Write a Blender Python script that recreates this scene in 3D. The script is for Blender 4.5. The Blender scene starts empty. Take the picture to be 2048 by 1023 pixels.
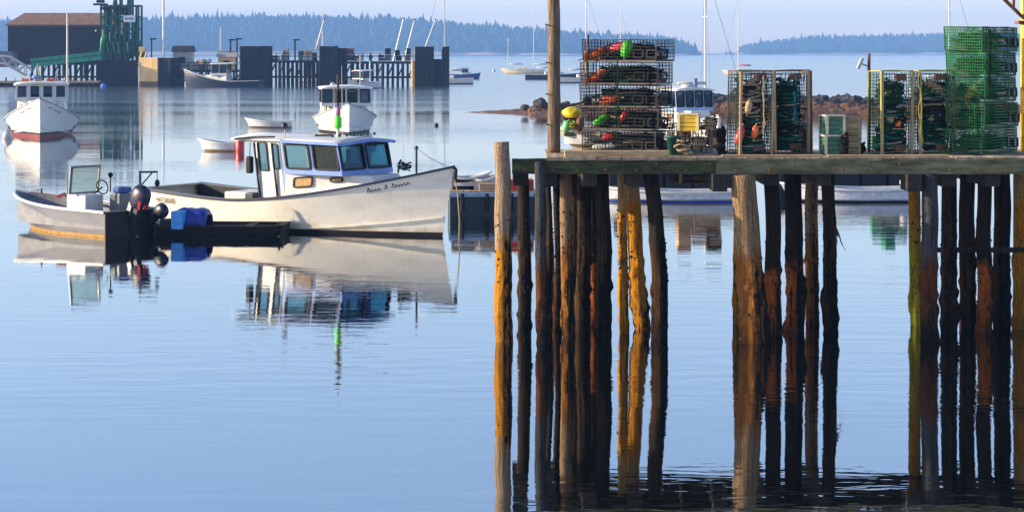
import bpy, math, random
from mathutils import Vector, Matrix, noise
random.seed(7)
R = math.radians
sc = bpy.context.scene
col = sc.collection

# ------------------------------------------------------------------ camera
CAMH, F, HV = 5.0, 4000.0, 104.0          # eye height (m), focal length and horizon row in photo pixels (2048 wide)
cam = bpy.data.cameras.new('camera'); camo = bpy.data.objects.new('camera', cam); col.objects.link(camo)
camo.location = (0, 0, CAMH); camo.rotation_euler = (R(90), 0, 0)
cam.sensor_width = 36; cam.lens = 36 * F / 2048; cam.shift_y = (HV - 511.5) / 2048
cam.clip_start = 0.5; cam.clip_end = 15000
sc.camera = camo
# ------------------------------------------------------------------ sky, sun, exposure
SUN_EL, SUN_AZ = 16.0, -90.0              # azimuth measured from the view direction, negative = left
wd = bpy.data.worlds.new('World'); sc.world = wd; wd.use_nodes = True
nt = wd.node_tree; bg = nt.nodes['Background']
sky = nt.nodes.new('ShaderNodeTexSky'); sky.sky_type = 'NISHITA'; sky.sun_disc = False
sky.sun_elevation = R(SUN_EL); sky.sun_rotation = R(SUN_AZ)
sky.air_density = 1.0; sky.dust_density = 0.3; sky.ozone_density = 3.0; sky.altitude = 0
tint = nt.nodes.new('ShaderNodeMix'); tint.data_type = 'RGBA'; tint.blend_type = 'MULTIPLY'
tint.inputs[0].default_value = 1.0; tint.inputs[7].default_value = (0.98, 0.835, 0.87, 1)
nt.links.new(sky.outputs[0], tint.inputs[6]); nt.links.new(tint.outputs[2], bg.inputs[0])
bg.inputs[1].default_value = 0.15
sl = bpy.data.lights.new('sun', 'SUN'); sl.energy = 5.0; sl.angle = R(0.5); sl.color = (1.0, 0.83, 0.58)
so = bpy.data.objects.new('sun', sl); col.objects.link(so)
sdir = Vector((math.sin(R(SUN_AZ)) * math.cos(R(SUN_EL)), math.cos(R(SUN_AZ)) * math.cos(R(SUN_EL)), math.sin(R(SUN_EL))))
so.rotation_euler = sdir.to_track_quat('Z', 'Y').to_euler(); so.location = sdir * 60
vs = sc.view_settings; vs.view_transform = 'Standard'; vs.look = 'None'; vs.gamma = 1; vs.exposure = 1.2; vs.use_curve_mapping = False
sc.render.engine = 'CYCLES'
cy = sc.cycles; cy.use_denoising = True; cy.max_bounces = 8; cy.diffuse_bounces = 3; cy.glossy_bounces = 4
cy.transparent_max_bounces = 16; cy.transmission_bounces = 6; cy.volume_bounces = 0
try: cy.denoiser = 'OPENIMAGEDENOISE'
except Exception: pass

# ------------------------------------------------------------------ helpers
def P(u, v, Y): return Vector(((u - 1024) * Y / F, Y, CAMH - (v - HV) * Y / F))
def XU(u, Y): return (u - 1024) * Y / F
def ZV(v, Y): return CAMH - (v - HV) * Y / F
def YW(v): return CAMH * F / (v - HV)     # distance at which photo row v meets the water

class MB:
    def __init__(s): s.v = []; s.f = []
    def add(s, vs_, fs):
        o = len(s.v); s.v += [tuple(a) for a in vs_]; s.f += [tuple(i + o for i in f) for f in fs]; return s
    def box(s, c, d, rz=0, mtx=None):
        hx, hy, hz = d[0] / 2, d[1] / 2, d[2] / 2
        vv = [Vector((x, y, z)) for z in (-hz, hz) for y in (-hy, hy) for x in (-hx, hx)]
        m = mtx or Matrix.Rotation(rz, 3, 'Z')
        vv = [m @ a + Vector(c) for a in vv]
        return s.add(vv, [(0, 2, 3, 1), (4, 5, 7, 6), (0, 1, 5, 4), (2, 6, 7, 3), (0, 4, 6, 2), (1, 3, 7, 5)])
    def tube(s, pts, r, n=8, cap=True, jit=None, sq=None):
        pts = [Vector(p) for p in pts]; m = len(pts); o = len(s.v)
        rr = r if isinstance(r, (list, tuple)) else [r] * m
        up = Vector((0, 0, 1))
        prevx = None
        for i, p in enumerate(pts):
            d = (pts[min(i + 1, m - 1)] - pts[max(i - 1, 0)])
            if d.length < 1e-9: d = Vector((0, 0, 1))
            d.normalize()
            if prevx is None:
                a = Vector((1, 0, 0)) if abs(d.x) < 0.9 else Vector((0, 1, 0))
                x = (a - d * a.dot(d)).normalized()
            else:
                x = prevx - d * prevx.dot(d)
                x = x.normalized() if x.length > 1e-6 else prevx
            prevx = x; y = d.cross(x)
            for k in range(n):
                an = 2 * math.pi * (k + (0.5 if n == 4 else 0)) / n
                q = rr[i] * (jit(i, k, p) if jit else 1)
                s.v.append(tuple(p + x * math.cos(an) * q + y * math.sin(an) * q))
        for i in range(m - 1):
            for k in range(n):
                a, b = o + i * n + k, o + i * n + (k + 1) % n
                s.f.append((a, b, b + n, a + n))
        if cap:
            s.f.append(tuple(o + k for k in range(n))[::-1]); s.f.append(tuple(o + (m - 1) * n + k for k in range(n)))
        return s
    def lathe(s, prof, c=(0, 0, 0), n=16, axis='Z'):
        o = len(s.v); m = len(prof)
        for r, h in prof:
            for k in range(n):
                a = 2 * math.pi * k / n; x, y = r * math.cos(a), r * math.sin(a)
                p = {'Z': (x, y, h), 'X': (h, x, y), 'Y': (x, h, y)}[axis]
                s.v.append(tuple(Vector(p) + Vector(c)))
        for i in range(m - 1):
            for k in range(n):
                a, b = o + i * n + k, o + i * n + (k + 1) % n
                s.f.append((a, b, b + n, a + n))
        s.f.append(tuple(o + k for k in range(n))[::-1]); s.f.append(tuple(o + (m - 1) * n + k for k in range(n)))
        return s
    def ball(s, c, r, n=14, m=8, sz=1.0):
        return s.lathe([(max(1e-4, r * math.sin(math.pi * i / m)), -r * sz * math.cos(math.pi * i / m)) for i in range(m + 1)], c, n)
    def grid(s, rows, flip=False):
        o = len(s.v); n = len(rows[0])
        for r in rows: s.v += [tuple(p) for p in r]
        for i in range(len(rows) - 1):
            for k in range(n - 1):
                a = o + i * n + k; f = (a, a + 1, a + n + 1, a + n)
                s.f.append(f[::-1] if flip else f)
        return s
    def mesh(s, name, mat, smooth=False):
        me = bpy.data.meshes.new(name); me.from_pydata(s.v, [], s.f); me.validate(); me.update()
        if mat: me.materials.append(mat)
        if smooth: me.polygons.foreach_set('use_smooth', [True] * len(me.polygons))
        return me
    def build(s, name, mat, parent=None, smooth=False, loc=None, rot=None):
        return obj(name, s.mesh(name, mat, smooth), parent, loc, rot)
def obj(name, me, parent=None, loc=None, rot=None):
    o = bpy.data.objects.new(name, me); col.objects.link(o)
    if parent: o.parent = parent
    if loc is not None: o.location = loc
    if rot is not None: o.rotation_euler = rot
    return o
def tag(o, label=None, cat=None, group=None, kind=None):
    if label: o['label'] = label
    if cat: o['category'] = cat
    if group: o['group'] = group
    if kind: o['kind'] = kind
    return o
def thing(name, label, cat, loc=(0, 0, 0), rz=0, group=None):
    o = obj(name, None, None, loc, (0, 0, rz)); o.empty_display_size = 0.2
    return tag(o, label, cat, group)
def copy_tree(o, parent=None):
    c = o.copy(); col.objects.link(c); c.parent = parent
    for ch in o.children: copy_tree(ch, c)
    return c
def bevel(o, w, seg=2):
    m = o.modifiers.new('bevel', 'BEVEL'); m.width = w; m.segments = seg; m.limit_method = 'ANGLE'; return o

# ------------------------------------------------------------------ materials
def newmat(name):
    m = bpy.data.materials.new(name); m.use_nodes = True
    return m, m.node_tree.nodes, m.node_tree.links, m.node_tree.nodes['Principled BSDF']
def mat(name, c1, c2=None, scale=4.0, rough=0.6, metal=0.0, bump=0.0, stretch=(1, 1, 1), spec=0.4, rnd=0.0, detail=5, alpha=None, lo=0.38, hi=0.66):
    m, N, L, b = newmat(name)
    b.inputs['Roughness'].default_value = rough; b.inputs['Metallic'].default_value = metal
    b.inputs['Specular IOR Level'].default_value = spec
    c2 = c2 or tuple(x * 0.72 for x in c1)
    tc = N.new('ShaderNodeTexCoord'); mp = N.new('ShaderNodeMapping'); mp.inputs['Scale'].default_value = stretch
    nz = N.new('ShaderNodeTexNoise'); nz.inputs['Scale'].default_value = scale; nz.inputs['Detail'].default_value = detail
    nz.inputs['Roughness'].default_value = 0.62
    L.new(tc.outputs['Object'], mp.inputs[0]); L.new(mp.outputs[0], nz.inputs['Vector'])
    rp = N.new('ShaderNodeValToRGB'); rp.color_ramp.elements[0].position = lo; rp.color_ramp.elements[1].position = hi
    rp.color_ramp.elements[0].color = (*c2, 1); rp.color_ramp.elements[1].color = (*c1, 1)
    L.new(nz.outputs[0], rp.inputs[0]); out = rp.outputs[0]
    if rnd:
        oi = N.new('ShaderNodeObjectInfo'); mr = N.new('ShaderNodeMapRange')
        mr.inputs[3].default_value = 1 - rnd; mr.inputs[4].default_value = 1 + rnd
        L.new(oi.outputs['Random'], mr.inputs[0])
        hs = N.new('ShaderNodeHueSaturation'); L.new(mr.outputs[0], hs.inputs['Value']); L.new(out, hs.inputs['Color']); out = hs.outputs[0]
    L.new(out, b.inputs['Base Color'])
    if bump:
        bp = N.new('ShaderNodeBump'); bp.inputs['Strength'].default_value = 1; bp.inputs['Distance'].default_value = bump
        L.new(nz.outputs[0], bp.inputs['Height']); L.new(bp.outputs[0], b.inputs['Normal'])
    return m
def pile_mat(name, top, tide, low, tz=1.75, cover=0.5, crust_shade=(0.010, 0.008, 0.006)):
    """weathered log: bleached above the tide line, stained below it, with mussel, weed and painted right-side shade merged in one crust"""
    m, N, L, b = newmat(name)
    tc = N.new('ShaderNodeTexCoord'); oi = N.new('ShaderNodeObjectInfo')
    off = N.new('ShaderNodeVectorMath'); off.operation = 'ADD'
    sc2 = N.new('ShaderNodeVectorMath'); sc2.operation = 'SCALE'; sc2.inputs[3].default_value = 37.0
    cb = N.new('ShaderNodeCombineXYZ'); L.new(oi.outputs['Random'], cb.inputs[0]); L.new(oi.outputs['Random'], cb.inputs[1])
    L.new(cb.outputs[0], sc2.inputs[0]); L.new(tc.outputs['Object'], off.inputs[0]); L.new(sc2.outputs[0], off.inputs[1])
    def nz(scale, detail, st=None):
        n = N.new('ShaderNodeTexNoise'); n.inputs['Scale'].default_value = scale; n.inputs['Detail'].default_value = detail; n.inputs['Roughness'].default_value = 0.65
        src = off.outputs[0]
        if st:
            mp = N.new('ShaderNodeMapping'); mp.inputs['Scale'].default_value = st; L.new(src, mp.inputs[0]); src = mp.outputs[0]
        L.new(src, n.inputs['Vector']); return n.outputs[0]
    def ramp(src, p0, p1, c0, c1):
        r = N.new('ShaderNodeValToRGB'); e = r.color_ramp.elements; e[0].position = p0; e[1].position = p1; e[0].color = (*c0, 1); e[1].color = (*c1, 1)
        L.new(src, r.inputs[0]); return r
    grain = nz(1.0, 6, (30, 30, 1.8)); wob = nz(2.2, 4); blot = nz(1.0, 7, (13, 13, 5)); fine = nz(30, 3)
    sx = N.new('ShaderNodeSeparateXYZ'); L.new(tc.outputs['Object'], sx.inputs[0])
    z = N.new('ShaderNodeMath'); z.operation = 'MULTIPLY_ADD'; z.inputs[1].default_value = 1.0; L.new(wob, z.inputs[0]); L.new(sx.outputs[2], z.inputs[2])
    mr = N.new('ShaderNodeMapRange'); mr.inputs[1].default_value = 0.5; mr.inputs[2].default_value = 3.9; L.new(z.outputs[0], mr.inputs[0])
    rp = ramp(mr.outputs[0], 0.03, 0.16, low, tide); e = rp.color_ramp.elements
    a = e.new(tz / 3.4 - 0.03); a.color = (*tide, 1); a = e.new(tz / 3.4 + 0.03); a.color = (*top, 1)
    def mix(mode, f, x, y):
        q = N.new('ShaderNodeMix'); q.data_type = 'RGBA'; q.blend_type = mode
        if isinstance(f, float): q.inputs[0].default_value = f
        else: L.new(f, q.inputs[0])
        for k, v in ((6, x), (7, y)):
            if isinstance(v, tuple): q.inputs[k].default_value = (*v, 1)
            else: L.new(v, q.inputs[k])
        return q.outputs[2]
    c = mix('MULTIPLY', 0.75, rp.outputs[0], ramp(grain, 0.36, 0.58, (0.35, 0.30, 0.26), (1.08, 1.05, 1.0)).outputs[0])
    # crust cover falls off above the tide line
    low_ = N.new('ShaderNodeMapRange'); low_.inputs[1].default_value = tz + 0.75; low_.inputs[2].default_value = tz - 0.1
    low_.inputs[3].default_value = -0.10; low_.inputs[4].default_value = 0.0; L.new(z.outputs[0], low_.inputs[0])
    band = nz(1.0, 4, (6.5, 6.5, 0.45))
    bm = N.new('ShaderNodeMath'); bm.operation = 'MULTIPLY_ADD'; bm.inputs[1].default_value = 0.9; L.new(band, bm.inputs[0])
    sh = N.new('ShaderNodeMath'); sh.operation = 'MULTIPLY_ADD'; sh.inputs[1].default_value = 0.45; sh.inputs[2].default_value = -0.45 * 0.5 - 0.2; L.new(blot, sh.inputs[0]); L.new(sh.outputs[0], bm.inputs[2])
    shade_bias = N.new('ShaderNodeMath'); shade_bias.operation = 'MULTIPLY_ADD'; shade_bias.inputs[1].default_value = 0.9; L.new(sx.outputs[0], shade_bias.inputs[0]); L.new(bm.outputs[0], shade_bias.inputs[2])  # weights the mussel crust to each pile's right, painting in its shaded side
    of = N.new('ShaderNodeMath'); of.operation = 'ADD'; of.inputs[1].default_value = 0.26; L.new(shade_bias.outputs[0], of.inputs[0])
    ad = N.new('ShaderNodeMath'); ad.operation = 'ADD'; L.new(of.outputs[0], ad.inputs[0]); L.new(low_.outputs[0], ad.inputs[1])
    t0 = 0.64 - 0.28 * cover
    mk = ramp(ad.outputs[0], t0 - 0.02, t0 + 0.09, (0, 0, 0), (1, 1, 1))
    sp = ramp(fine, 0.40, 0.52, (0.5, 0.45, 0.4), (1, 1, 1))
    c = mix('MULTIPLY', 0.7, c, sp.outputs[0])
    c = mix('MIX', mk.outputs[0], c, crust_shade)
    L.new(c, b.inputs['Base Color'])
    b.inputs['Roughness'].default_value = 0.85; b.inputs['Specular IOR Level'].default_value = 0.05
    bp = N.new('ShaderNodeBump'); bp.inputs['Distance'].default_value = 0.03
    hh = N.new('ShaderNodeMath'); hh.operation = 'ADD'; L.new(grain, hh.inputs[0]); L.new(blot, hh.inputs[1])
    L.new(hh.outputs[0], bp.inputs['Height']); L.new(bp.outputs[0], b.inputs['Normal'])
    return m
def glass_mat(name, tintc, mixf=0.35):
    m, N, L, b = newmat(name); N.remove(b)
    t = N.new('ShaderNodeBsdfTransparent'); t.inputs[0].default_value = (*tintc, 1)
    g = N.new('ShaderNodeBsdfGlossy'); g.inputs['Roughness'].default_value = 0.03; g.inputs[0].default_value = (0.40, 0.52, 0.58, 1)
    fr = N.new('ShaderNodeFresnel'); fr.inputs[0].default_value = 1.5
    ad = N.new('ShaderNodeMath'); ad.operation = 'ADD'; ad.inputs[1].default_value = mixf; ad.use_clamp = True
    L.new(fr.outputs[0], ad.inputs[0])
    mx = N.new('ShaderNodeMixShader'); L.new(ad.outputs[0], mx.inputs[0]); L.new(t.outputs[0], mx.inputs[1]); L.new(g.outputs[0], mx.inputs[2])
    L.new(mx.outputs[0], N['Material Output'].inputs[0]); return m

WHITE = mat('white_gelcoat', (0.80, 0.77, 0.70), (0.66, 0.63, 0.56), 1.3, 0.35, spec=0.5)
WHITE2 = mat('aged_white', (0.40, 0.38, 0.35), (0.28, 0.26, 0.23), 3, 0.5)
CREAM = mat('cream_hull', (0.78, 0.72, 0.60), (0.60, 0.54, 0.43), 0.9, 0.38, spec=0.5, stretch=(1, 1, 2.5))
def hull_mat(name, base, stain, rust):
    m, N, L, b = newmat(name); tc = N.new('ShaderNodeTexCoord')
    def nz(st, d):
        mp = N.new('ShaderNodeMapping'); mp.inputs['Scale'].default_value = st; L.new(tc.outputs['Object'], mp.inputs[0])
        n = N.new('ShaderNodeTexNoise'); n.inputs['Scale'].default_value = 1; n.inputs['Detail'].default_value = d; n.inputs['Roughness'].default_value = .65; L.new(mp.outputs[0], n.inputs['Vector']); return n.outputs[0]
    def rmp(s_, a, c, x, y):
        r = N.new('ShaderNodeValToRGB'); e = r.color_ramp.elements; e[0].position = a; e[1].position = c; e[0].color = (*x, 1); e[1].color = (*y, 1); L.new(s_, r.inputs[0]); return r.outputs[0]
    def mx(f, x, y):
        q = N.new('ShaderNodeMix'); q.data_type = 'RGBA'; L.new(f, q.inputs[0]); L.new(x, q.inputs[6]) if not isinstance(x, tuple) else None
        if isinstance(x, tuple): q.inputs[6].default_value = (*x, 1)
        q.inputs[7].default_value = (*y, 1); return q.outputs[2]
    c = mx(rmp(nz((1.1, 1.1, 2.5), 5), .45, .75, (0, 0, 0), (.8,) * 3), base, stain)
    c = mx(rmp(nz((9, 9, .7), 5), .60, .80, (0, 0, 0), (.55,) * 3), c, rust)
    c = mx(rmp(nz((26, 26, 26), 4), .66, .72, (0, 0, 0), (.5,) * 3), c, tuple(k * .45 for k in stain))
    sx = N.new('ShaderNodeSeparateXYZ'); L.new(tc.outputs['Object'], sx.inputs[0])
    w = N.new('ShaderNodeMath'); w.operation = 'MULTIPLY_ADD'; w.inputs[1].default_value = .5; L.new(nz((2, 2, 2), 4), w.inputs[0]); L.new(sx.outputs[2], w.inputs[2])
    c = mx(rmp(w.outputs[0], .32, .52, (.75,) * 3, (0, 0, 0)), c, tuple(k * f for k, f in zip(stain, (.75, .62, .42))))
    L.new(c, b.inputs['Base Color']); b.inputs['Roughness'].default_value = .38; return m
CREAM = hull_mat('weathered_white_hull', (0.72, 0.67, 0.57), (0.55, 0.49, 0.39), (0.32, 0.20, 0.10))
WHITE = hull_mat('weathered_white_paint', (0.60, 0.58, 0.545), (0.47, 0.44, 0.39), (0.30, 0.21, 0.13))
GREYH = hull_mat('weathered_grey_hull', (0.15, 0.15, 0.17), (0.10, 0.10, 0.11), (0.07, 0.065, 0.06))
BLUEP = mat('light_blue_paint', (0.13, 0.24, 0.56), (0.10, 0.19, 0.48), 2, 0.4)
NAVY = mat('navy_paint', (0.010, 0.016, 0.05), (0.006, 0.01, 0.03), 3, 0.4)
BLACK = mat('black_rubber', (0.006, 0.006, 0.008), (0.003, 0.003, 0.004), 8, 0.6, spec=0.2)
BLACKP = mat('black_antifouling', (0.005, 0.005, 0.008), (0.010, 0.006, 0.005), 6, 0.5, spec=0.25)
REDP = mat('red_antifouling', (0.20, 0.012, 0.008), (0.12, 0.01, 0.007), 5, 0.5)
OCHRE = mat('ochre_boot_top', (0.40, 0.22, 0.035), (0.24, 0.12, 0.02), 5, 0.5)
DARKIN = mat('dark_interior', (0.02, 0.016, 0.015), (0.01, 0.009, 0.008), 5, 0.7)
DECKG = mat('grey_deck_paint', (0.36, 0.37, 0.38), (0.24, 0.25, 0.26), 6, 0.7)
METAL = mat('dull_metal', (0.30, 0.31, 0.33), (0.2, 0.2, 0.22), 8, 0.4, metal=0.7)
DKMETAL = mat('dark_metal', (0.04, 0.045, 0.05), (0.025, 0.025, 0.03), 8, 0.45, metal=0.4)
AMBER = mat('amber_curtain', (0.55, 0.34, 0.12), (0.4, 0.22, 0.07), 12, 0.3)
BLUETARP = mat('blue_tarp', (0.01, 0.045, 0.34), (0.006, 0.025, 0.2), 7, 0.4, bump=0.03)
SKYTARP = mat('light_blue_tarp', (0.06, 0.34, 0.72), (0.04, 0.24, 0.6), 7, 0.4, bump=0.02)
REDPL = mat('red_plastic', (0.60, 0.03, 0.03), (0.45, 0.02, 0.02), 6, 0.4)
ORANGEPL = mat('orange_buoy', (0.85, 0.16, 0.03), (0.6, 0.10, 0.02), 6, 0.5)
PINKPL = mat('pink_buoy', (0.80, 0.07, 0.12), (0.62, 0.05, 0.09), 6, 0.5)
LIMEPL = mat('lime_buoy', (0.10, 0.75, 0.03), (0.07, 0.55, 0.02), 6, 0.5)
YELPL = mat('yellow_plastic', (0.80, 0.50, 0.03), (0.62, 0.36, 0.02), 6, 0.5)
YELBAG = mat('yellow_oilskin', (0.85, 0.62, 0.01), (0.62, 0.45, 0.02), 9, 0.4, bump=0.02)
WHITEPL = mat('white_plastic', (0.48, 0.48, 0.46), (0.38, 0.38, 0.36), 6, 0.4)
ROPE = mat('tan_rope', (0.42, 0.33, 0.20), (0.22, 0.16, 0.09), 30, 0.9)
ROPEG = mat('green_rope', (0.008, 0.065, 0.026), (0.004, 0.022, 0.011), 30, 0.9, spec=0.1)
ROPED = mat('dark_rope', (0.022, 0.020, 0.016), (0.008, 0.008, 0.007), 30, 0.9, spec=0.1)
ROPET = mat('teal_rope', (0.02, 0.16, 0.16), (0.01, 0.08, 0.09), 30, .9, spec=.1)
ROPEO = mat('orange_rope', (0.42, 0.13, 0.02), (0.2, 0.07, 0.02), 30, .9, spec=.1)
PLANK = mat('weathered_plank', (0.40, 0.30, 0.20), (0.20, 0.145, 0.095), 2.5, 0.85, bump=0.006, stretch=(9, 1, 9), rnd=0.25)
TANWOOD = mat('tan_timber', (0.55, 0.40, 0.22), (0.34, 0.23, 0.12), 3, 0.8, bump=0.006, stretch=(1, 9, 9), rnd=0.15)
FASCIA = mat('mossy_fascia', (0.075, 0.088, 0.02), (0.012, 0.011, 0.007), 1.7, 0.85, bump=0.02, stretch=(1, 4, 5), detail=8)
FASCIA2 = mat('grey_green_fascia', (0.20, 0.185, 0.10), (0.055, 0.055, 0.02), 1.6, 0.85, bump=0.015, stretch=(1, 4, 5), detail=8)
DKWOOD = mat('wet_dark_timber', (0.03, 0.024, 0.017), (0.012, 0.009, 0.006), 3, 0.8, bump=0.01, stretch=(3, 3, 3), rnd=0.3)
WIREBK = mat('black_trap_wire', (0.010, 0.013, 0.012), (0.005, 0.006, 0.006), 20, 0.6, spec=0.2)
WIREDG = mat('dark_green_trap_wire', (0.010, 0.045, 0.025), (0.006, 0.02, 0.012), 20, 0.6, spec=0.2)
WIREGR = mat('green_trap_wire', (0.003, 0.14, 0.036), (0.002, 0.05, 0.014), 14, 0.5, spec=0.2)
WIREYG = mat('yellow_green_trap_wire', (0.42, 0.40, 0.04), (0.2, 0.22, 0.03), 14, 0.5)
NETGR = mat('green_net', (0.006, 0.13, 0.04), (0.004, 0.06, 0.02), 20, 0.8, spec=0.1)
NETDK = mat('dark_net', (0.010, 0.026, 0.02), (0.006, 0.012, 0.01), 20, 0.8, spec=0.1)
RUST = mat('rusty_bar', (0.22, 0.09, 0.05), (0.10, 0.045, 0.03), 9, 0.8)
RED2 = mat('barn_red', (0.35, 0.03, 0.02), (0.25, 0.02, 0.015), 6, 0.6)
ALGAE = mat('barnacles', (0.05, 0.04, 0.028), (0.012, 0.01, 0.008), 40, 0.9, rnd=0.3, spec=0.05)
WEED = mat('hanging_weed', (0.025, 0.022, 0.012), (0.012, 0.01, 0.006), 20, 0.6)
SHINGLE = mat('dark_shingle_wall', (0.036, 0.026, 0.036), (0.02, 0.015, 0.022), 1.4, 0.85, stretch=(1, 1, 6))
ROOFBR = mat('brown_shingle_roof', (0.24, 0.13, 0.075), (0.14, 0.075, 0.045), 1.2, 0.85, stretch=(1, 1, 3))
GREENST = mat('green_steel', (0.012, 0.12, 0.085), (0.006, 0.05, 0.04), 1.4, 0.6)
GREENLT = mat('light_green_steel', (0.03, 0.30, 0.17), (0.02, 0.18, 0.10), 1.4, 0.6)
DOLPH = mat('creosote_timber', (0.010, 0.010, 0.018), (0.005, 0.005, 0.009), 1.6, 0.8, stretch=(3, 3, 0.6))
TANCON = mat('tan_bulkhead', (0.85, 0.56, 0.24), (0.66, 0.42, 0.17), 0.8, 0.85, stretch=(2, 2, 0.5))
GLASSD = glass_mat('tinted_window_glass', (0.22, 0.42, 0.46), 0.0)
GLASSB = glass_mat('blue_window_glass', (0.12, 0.42, 0.60), 0.0)
GLASSK = glass_mat('dark_window_glass', (0.10, 0.13, 0.17), 0.0)
GLASSW = glass_mat('hazy_windscreen_acrylic', (0.62, 0.70, 0.62), 0.12)
SIGNW = mat('white_sign', (0.8, 0.8, 0.8), (0.7, 0.7, 0.72), 3, 0.5)

# ------------------------------------------------------------------ water, shores
def water():
    m, N, L, b = newmat('harbour_water')
    b.inputs['Base Color'].default_value = (0.002, 0.003, 0.004, 1); b.inputs['Roughness'].default_value = 0.015
    b.inputs['IOR'].default_value = 2.9
    tc = N.new('ShaderNodeTexCoord')
    def nz(sx, sy, detail, rot=0.0, dist=0.0):
        mp = N.new('ShaderNodeMapping'); mp.inputs['Scale'].default_value = (sx, sy, 1); mp.inputs['Rotation'].default_value = (0, 0, rot)
        L.new(tc.outputs['Object'], mp.inputs[0])
        n = N.new('ShaderNodeTexNoise'); n.inputs['Scale'].default_value = 1; n.inputs['Detail'].default_value = detail
        n.inputs['Distortion'].default_value = dist
        L.new(mp.outputs[0], n.inputs['Vector']); return n.outputs[0]
    def mul(a, k, add=0.0):
        x = N.new('ShaderNodeMath'); x.operation = 'MULTIPLY_ADD'; L.new(a, x.inputs[0])
        if isinstance(k, (int, float)): x.inputs[1].default_value = k
        else: L.new(k, x.inputs[1])
        if isinstance(add, (int, float)): x.inputs[2].default_value = add
        else: L.new(add, x.inputs[2])
        return x.outputs[0]
    swell = nz(0.10, 0.33, 2, 0.10)
    rip = nz(0.55, 2.1, 3, 0.06, 0.4)
    fine = nz(2.2, 6.5, 2, -0.08)
    patch = nz(0.012, 0.045, 3, 0.2)
    r = N.new('ShaderNodeMapRange'); r.inputs[1].default_value = 0.42; r.inputs[2].default_value = 0.66
    r.inputs[3].default_value = 0.15; r.inputs[4].default_value = 1.35; L.new(patch, r.inputs[0])
    h = mul(rip, 0.0150); h = mul(fine, 0.0032, h); h = mul(h, r.outputs[0]); h = mul(swell, 0.0055, h)
    sy = N.new('ShaderNodeSeparateXYZ'); L.new(tc.outputs['Object'], sy.inputs[0])     # a light breeze ruffles the open water farther out
    wob = mul(patch, 160.0, sy.outputs[1])
    fr = N.new('ShaderNodeMapRange'); fr.inputs[1].default_value = 150; fr.inputs[2].default_value = 330
    fr.inputs[3].default_value = 0.015; fr.inputs[4].default_value = 0.16; L.new(wob, fr.inputs[0]); L.new(fr.outputs[0], b.inputs['Roughness'])
    bp = N.new('ShaderNodeBump'); bp.inputs['Strength'].default_value = 1; bp.inputs['Distance'].default_value = 1.0
    L.new(h, bp.inputs['Height']); L.new(bp.outputs[0], b.inputs['Normal'])
    gl = N.new('ShaderNodeBsdfGlossy'); gl.inputs[0].default_value = (0.93, 0.95, 0.97, 1); L.new(fr.outputs[0], gl.inputs['Roughness']); L.new(bp.outputs[0], gl.inputs['Normal'])
    mxs = N.new('ShaderNodeMixShader'); mxs.inputs[0].default_value = 0.36; L.new(b.outputs[0], mxs.inputs[1]); L.new(gl.outputs[0], mxs.inputs[2])
    L.new(mxs.outputs[0], N['Material Output'].inputs[0])
    mb = MB(); mb.add([(-9000, -300, 0), (9000, -300, 0), (9000, 11000, 0), (-9000, 11000, 0)], [(0, 1, 2, 3)])
    tag(mb.build('water', m), kind='structure')
water()

def lerp_tab(tab, x):
    if x <= tab[0][0]: return tab[0][1]
    for (a, b), (c, d) in zip(tab, tab[1:]):
        if x <= c: return b + (d - b) * (x - a) / (c - a)
    return tab[-1][1]
def shore_mat():
    m, N, L, b = newmat('shore_ground')
    g = N.new('ShaderNodeNewGeometry'); sx = N.new('ShaderNodeSeparateXYZ'); L.new(g.outputs['Position'], sx.inputs[0])
    rp = N.new('ShaderNodeValToRGB'); e = rp.color_ramp.elements
    e[0].position = 0.0; e[0].color = (0.10, 0.08, 0.06, 1); e[1].position = 0.16; e[1].color = (0.03, 0.05, 0.025, 1)
    a = e.new(0.03); a.color = (0.42, 0.36, 0.30, 1); a = e.new(0.10); a.color = (0.36, 0.30, 0.25, 1)
    mr = N.new('ShaderNodeMapRange'); mr.inputs[2].default_value = 40; L.new(sx.outputs[2], mr.inputs[0]); L.new(mr.outputs[0], rp.inputs[0])
    L.new(rp.outputs[0], b.inputs['Base Color']); b.inputs['Roughness'].default_value = 0.9
    return m
SHORE = shore_mat()
FOREST = mat('spruce_forest', (0.045, 0.075, 0.035), (0.02, 0.038, 0.02), 0.05, 0.9, spec=0.1)
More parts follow.
